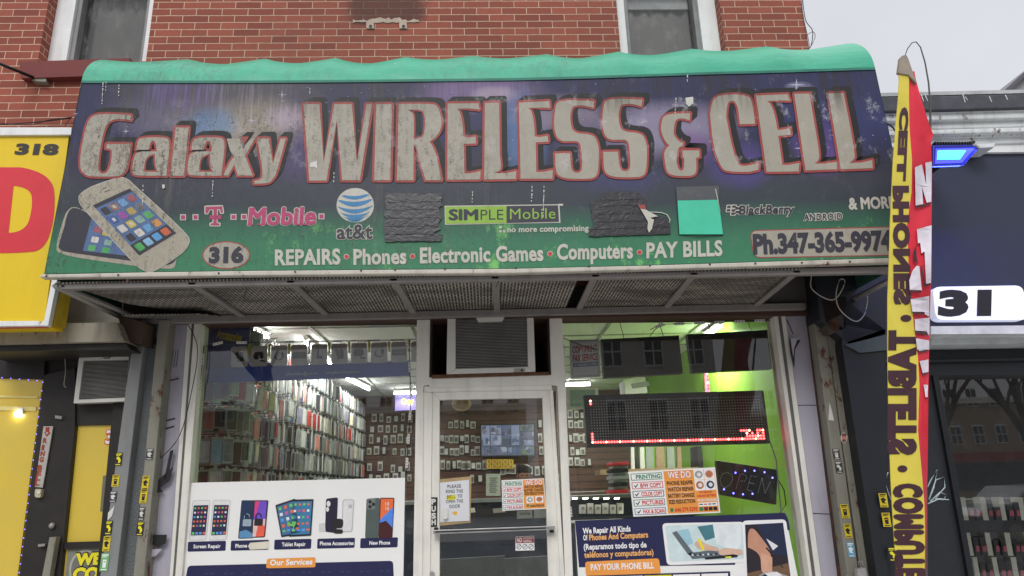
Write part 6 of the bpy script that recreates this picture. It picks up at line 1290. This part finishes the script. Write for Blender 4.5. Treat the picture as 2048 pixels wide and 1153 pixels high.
# ------------------------------------------------------------------ wires
def wire(pts, Y, r, mat, label, name='wire', Ys=None):
    g = G(); P3 = [P(x, y, (Ys[i] if Ys else Y)) for i, (x, y) in enumerate(pts)]
    out = []
    for i in range(len(P3)-1):
        p0, p1, p2, p3 = P3[max(0, i-1)], P3[i], P3[i+1], P3[min(len(P3)-1, i+2)]
        for k in range(5):
            t = k/5; out.append(.5*((2*p1)+(p2-p0)*t+(2*p0-5*p1+4*p2-p3)*t*t+(3*p1-p0-3*p2+p3)*t**3))
    out.append(P3[-1]); g.tube(out, r, mat, 5); return tag(g.build(name), label, name)
WW = M('wire_white', c(186, 180, 172), .5)
wire([(1626, 540), (1622, 575), (1650, 597), (1672, 597), (1690, 565), (1680, 560), (1672, 590), (1680, 620), (1710, 643), (1728, 630), (1735, 600), (1732, 578)], -.35, .0035, WW, 'loose white wire looping below the right end of the awning')
wire([(1000, 556), (992, 575)], AW+.05, .002, BLK, 'short black wire end under the awning middle')
wire([(0, 250), (70, 245), (142, 237)], -.03, .004, BLK, 'black cable running along the bricks at left')
wire([(0, 247), (60, 250), (100, 240), (144, 235)], -.04, .003, BLK, 'thin sagging cable beside the thicker one on the left bricks')
wire([(142, 236), (134, 246), (130, 253)], -.03, .0025, BLK, 'cable tail dropping to the yellow sign')
g = G(); g.tube([P(-20, 120, -.35), P(68, 156, -.05)], .012, BLK, 8); g.pr([(66, 153), (92, 157), (92, 164), (64, 162)], -.05, .0, GALV); tag(g.build('support_rod'), 'black stay rod fixed under the red sill at left', 'rod')
wire([(368, 640), (385, 665), (395, 700), (388, 760), (360, 870), (312, 925)], -.03, .003, BLK, 'thin dark cable dangling down the left window frame')
wire([(1604, -10), (1611, 40), (1625, 62), (1622, 92), (1616, 98)], .0, .0035, BLK, 'cable looping at the right end of the brick wall')
wire([(1612, 72), (1626, 64), (1630, 75), (1620, 95), (1617, 80), (1606, 30), (1603, -10)], -.02, .0025, BLK, 'second thin cable tangled at the wall corner')
wire([(1768, 246), (1782, 252), (1790, 262), (1792, 270)], -.5, .006, BLK, 'black cable curling under the white cornice')
wire([(490, 550), (489, 558), (493, 575), (488, 600)], AW+.12, .002, BLK, 'black wire hanging through the soffit mesh')
wire([(128, 700), (131, 740), (128, 770), (133, 775)], .03, .002, WW, 'pale wire hanging beside the left air conditioner')
wire([(1126, 676), (1160, 690), (1196, 700)], .1, .003, BLK, 'black cord crossing above the copy print sign')
wire([(1270, 725), (1290, 690), (1310, 660), (1330, 650)], .3, .003, BLK, 'black cord slanting up beside the hanging panel')

# ------------------------------------------------------------------ feather flag
FY = M('flag_yellow', c(214, 198, 78, 1.0), .7, var=.1, scale=5, bmp=.3, bscale=5); FRD = M('flag_red', c(206, 44, 62), .75, var=.14, scale=5, bmp=.3, bscale=5); FW = M('flag_white', c(212, 206, 216), .6); FK = M('flag_ink', c(62, 34, 44), .6); FG = M('flag_cap', c(140, 130, 118), .8)
fl = thing('feather_flag', 'yellow and red feather flag on a bent pole, lettering seen mirrored from behind', 'feather flag', P(1815, 1153, -1.3)-Vector((0, 0, .9)))
YF0 = -1.3
rows = [(143,1797,1816,1829),(160,1798,1818,1832),(200,1796,1818,1843),(253,1791,1819,1860),(270,1790,1820,1867),(284,1789,1821,1862),(320,1786,1824,1864),(384,1783,1823,1864),(450,1780,1814,1863),(551,1777,1818,1863),(597,1775,1822,1861),(634,1775,1826,1860),(717,1775,1836,1858),(773,1776,1839,1857),(862,1778,1836,1856),(951,1781,1844,1855),(1010,1784,1849,1854),(1060,1787,1850,1853),(1100,1790,1850,1852),(1200,1797,1848,1851)]
def yz(y, t): return .0
g = G(); vs = []
for y, a, b, d in rows: vs += [P(a, y, YF0), P(b, y, YF0)]
n = len(rows); g.add(vs+[v+Vector((0, .004, 0)) for v in vs], [(2*i, 2*i+1, 2*i+3, 2*i+2) for i in range(n-1)]+[(2*n+2*i, 2*n+2*i+1, 2*n+2*i+3, 2*n+2*i+2) for i in range(n-1)], FY); g.build('yellow_side', fl)
def redY(y, k): return YF0+.0+k*(.05+.05*math.sin(y*.021))+.008*math.sin(y*.05+k*2)*k+.008*math.sin(k*7+y*.012)*k
g = G(); vs = []; K = 14; R2 = []
for (y, a, b, d), (y2_, a2_, b2_, d2_) in zip(rows, rows[1:]):
    for s_ in range(8): t = s_/8; R2.append((y+(y2_-y)*t, b+(b2_-b)*t, d+(d2_-d)*t))
R2.append((rows[-1][0], rows[-1][2], rows[-1][3]))
def rowat(y):
    for p, q2 in zip(R2, R2[1:]):
        if y <= q2[0]: t = (y-p[0])/(q2[0]-p[0]+1e-9); return p[1]+(q2[1]-p[1])*t, p[2]+(q2[2]-p[2])*t
    return R2[-1][1], R2[-1][2]
for y, b, d in R2:
    for k in range(K+1): vs.append(P(b+(d-b)*k/K, y, redY(y, k/K)))
g.add(vs, [(i*(K+1)+k, (i+1)*(K+1)+k, (i+1)*(K+1)+k+1, i*(K+1)+k+1) for i in range(len(R2)-1) for k in range(K)], FRD, True); g.build('red_side', fl)
def rp3(x, y, off=.016):
    b, d = rowat(y); k = max(0, min(1, (x-b)/(d-b+1e-6))); return P(x, y, redY(y, k)-off)
g = G()
def redpoly(pts, mat, off=.016):
    out = []
    for p, q2 in zip(pts, pts[1:]+pts[:1]):
        nn = max(1, int(max(abs(p[0]-q2[0]), abs(p[1]-q2[1]))/10))
        for s_ in range(nn): out.append((p[0]+(q2[0]-p[0])*s_/nn, p[1]+(q2[1]-p[1])*s_/nn))
    tri = tessellate_polygon([[Vector((x, y, 0)) for x, y in out]]); g.add([rp3(x, y, off) for x, y in out], tri, mat)
A_ = lambda l: [(1640+x/2.306, 200+y/2.306) for x, y in l]
B_ = lambda l: [(1748+x/2.247, 640+y/2.247) for x, y in l]
for pts in (A_([(438,312),(470,298),(490,392),(486,290),(516,285),(513,470),(492,475),(471,402),(475,481),(441,488)]), A_([(447,597),(515,579),(512,845),(490,856),(482,700),(468,708),(462,658),(452,663)]), A_([(412,832),(426,790),(446,765),(458,768),(470,878),(414,877)]), A_([(418,920),(504,905),(504,1000),(484,990),(482,978),(426,977)]), A_([(437,1012),(506,1005),(504,1088),(491,1068),(439,1064)]), A_([(442,1100),(504,1110),(504,1152),(448,1152)]), B_([(192,88),(238,92),(236,138),(202,140)]), B_([(205,186),(245,178),(245,234),(219,240)]), B_([(223,292),(242,292),(241,348),(232,348)])): redpoly(pts, FW)
for pts in (A_([(441,490),(475,483),(492,478),(512,473),(512,482),(475,493),(443,499)]), A_([(446,665),(431,700),(433,740),(454,760),(446,730),(444,690)]), A_([(463,766),(472,766),(484,850),(510,845),(510,854),(480,863)]), A_([(414,879),(468,880),(466,889),(415,888)]), A_([(426,979),(482,981),(480,990),(428,988)]), A_([(439,1066),(491,1070),(490,1080),(442,1076)]), B_([(190,54),(236,62),(237,68),(192,62)]), B_([(202,142),(245,132),(245,139),(204,150)]), B_([(219,242),(245,236),(245,242),(220,249)]), B_([(230,350),(241,350),(240,356),(232,356)])): redpoly(pts, FK, .019)
g.build('white_lettering', fl); g = G()
for s_, y0_, y1_, xb, xt in (('CELL', 219, 358, 1816, 1801), ('PHONES', 376, 606, 1815, 1788), ('TABLETS', 665, 906, 1828, 1782), ('COMPUTER', 970, 1182, 1840, 1791)):
    def flpos(xx, yy, _): return P(xx, yy, YF0-.003)
    ks = .0 ; dx = {'CELL': -6, 'PHONES': 4, 'TABLETS': 0, 'COMPUTER': 7}[s_]
    g.text(s_, (xb, y0_), (xb+dx, y1_), (xt, y0_), 0, FK, .075, 1.1, plane=flpos)
g.build('mirrored_lettering', fl); g = G()
for x, y, rx in ((1812, 637, 11), (1805, 938, 10)): g.add([P(a, b, YF0-.003) for a, b in ell(x, y, rx, 7, 16)], [tuple(range(16))], FK)
g.build('lettering_dots', fl)
g = G(); g.prism3([P(x, y, YF0-.01) for x, y in ((1796,146),(1800,116),(1804,112),(1812,110),(1816,116),(1834,168),(1817,150))], (0, .02, 0), FG); g.build('sleeve_cap', fl)
g = G(); pts = [(1810, 112), (1815, 98), (1824, 86), (1832, 84), (1841, 95), (1850, 125), (1857, 165), (1860, 200), (1861, 250), (1856, 330), (1851, 600), (1850, 1153)]
P3 = [P(x, y, YF0+(.0 if i < 3 else .09)) for i, (x, y) in enumerate(pts)]; P3.append(Vector((P3[-1].x, P3[-1].y, .02))); g.tube(P3, [.002, .003, .003, .003, .0035, .004, .0045, .005, .006, .007, .009, .012, .014], M('pole_grey', c(70, 70, 66), .5), 6); g.build('pole', fl)
g = G(); b_ = P3[-1]; g.tube([b_-Vector((.3, 0, 0)), b_+Vector((.3, 0, 0))], .015, BLK, 6); g.tube([b_-Vector((0, .3, 0)), b_+Vector((0, .3, 0))], .015, BLK, 6); g.build('cross_base', fl)

# ================================================================== across the street (seen mirrored in the glass)
STU = [pc('stucco', 176, 172, 164), pc('stucco_tan', 160, 142, 118), pc('brick_far', 120, 72, 58)]; DW = M('far_window', c(50, 54, 60), .2)
HY = [-40, -40, -23, -42, -44]
for i, (xa, xb, h, lab) in enumerate(((-40, -12, 7.2, 'dull brick row house across the street, mirrored at left'), (-11.9, 2.6, 6.8, 'tan row house across the street, mirrored in the door'), (2.7, 9.4, 8.6, 'pale stucco building across the street, mirrored in the right window'), (9.5, 27, 6.2, 'brick corner building across the street with a red shop sign'), (27.1, 60, 6.8, 'long pale terrace across the street with a red awning board'))):
    t = thing('row_house', lab, 'house', ((xa+xb)/2, HY[i]-3, 0)); hy = HY[i]; g = G(); g.box(xa, xb, hy-9, hy, 0, h, STU[(2, 1, 0, 2, 1)[i]]); g.box(xa, xb, hy-.001, hy+.3, h-.4, h, CREAMF); g.build('wall', t)
    n = int((xb-xa)/1.6)
    for k in range(n):
        for f in range(2):
            cx = xa+(k+.5)*(xb-xa)/n; z = 4+f*2.6; g = G(); g.box(cx-.4, cx+.4, hy, hy+.06, z-.4, z+.9, WWH); w = g.build('window', t); g = G(); [g.box(cx+a0, cx+a0+.32, hy+.06, hy+.07, z+b0, z+b0+.54, DW) for a0 in (-.35, .03) for b0 in (-.34, .26)]; g.build('pane', w)
    g = G(); g.box(xa+.5, xb-.5, hy, hy+.4, 2.4, 3.0, (M('shop_red', c(160, 50, 54), .6), NAVY, CREAMF, MATS['shop_red'], MATS['shop_red'])[i]); g.build('shop_sign', t); g = G(); g.box(xa+.8, xb-.8, hy, hy+.05, .5, 2.3, DW); g.build('shop_window', t)
BARK = M('bark', c(92, 80, 70), .9, var=.3)
def tree(x, y, lab, seed, h=9.0):
    random.seed(seed); t = thing('bare_tree', lab, 'tree', (x, y, 0)); g = G(); gb_ = G()
    def br(p, d, l, r, dep):
        pts = [p]; q = p.copy(); dd = d.copy()
        for _ in range(3): dd = (dd+Vector((random.uniform(-.2, .2), random.uniform(-.2, .2), random.uniform(-.05, .15)))).normalized(); q = q+dd*(l/3); pts.append(q.copy())
        (g if dep == 0 else gb_).tube(pts, [r, r*.85, r*.7, r*.6], BARK, 6 if dep < 2 else 4)
        if dep < 6:
            for _ in range(3 if dep < 4 else 2): a = Vector((random.uniform(-1, 1), random.uniform(-1, 1), random.uniform(-.1, .9))); br(pts[random.choice((2, 3))] if dep else pts[3], (dd+a*.8).normalized(), l*random.uniform(.62, .8), r*.55, dep+1)
    br(Vector((x, y, -.1)), Vector((.05, 0, 1)), h*.36, .2, 0); g.build('trunk', t); gb_.build('branches', t)
tree(-4.6, -11.0, 'bare street tree mirrored in the left shop window', 4); tree(10.2, -11.5, 'bare street tree mirrored in the right neighbour window', 8, 5.5)
tree(13.8, -12.5, 'second bare street tree mirrored in the right neighbour window', 12, 6.5)
def car(x, y, col, lab):
    t = thing('parked_car', lab, 'car', (x, y, -.15)); g = G(); z0_ = -.15
    prof = [(-2.2, .35), (-2.25, .7), (-2.05, .92), (-1.3, .98), (-.75, 1.42), (.75, 1.46), (1.35, 1.0), (2.05, .86), (2.25, .6), (2.2, .32)]
    mt = M('car_paint_'+lab[:5].strip(), col, .25, .3, var=.03); g.prism3([(x+a, y-.85, z0_+b) for a, b in prof], (0, 1.7, 0), mt); g.build('body', t, bevel=.05)
    g = G()
    for s_ in (-.865, .855): g.prism3([(x+a, y+s_, z0_+b) for a, b in ((-1.15, 1.0), (-.7, 1.36), (.68, 1.39), (1.15, 1.02))], (0, .01, 0), DW)
    g.build('side_window', t); 
    for a in (-1.4, 1.4):
        for s_ in (-.8, .8): g = G(); g.prism3([(x+a+.33*math.cos(k*.524), y+s_-.1, z0_+.33+.33*math.sin(k*.524)) for k in range(12)], (0, .2, 0), BLK); w = g.build('wheel', t); g = G(); g.prism3([(x+a+.19*math.cos(k*.524), y+s_-.11 if s_ < 0 else y+s_+.1, z0_+.33+.19*math.sin(k*.524)) for k in range(12)], (0, .01, 0), ALU); g.build('rim', w)
car(-3.5, -12.0, c(60, 64, 70), 'grey parked car mirrored in the shop windows'); car(14.5, -14.0, c(120, 124, 130), 'silver parked car mirrored in the right neighbour window')
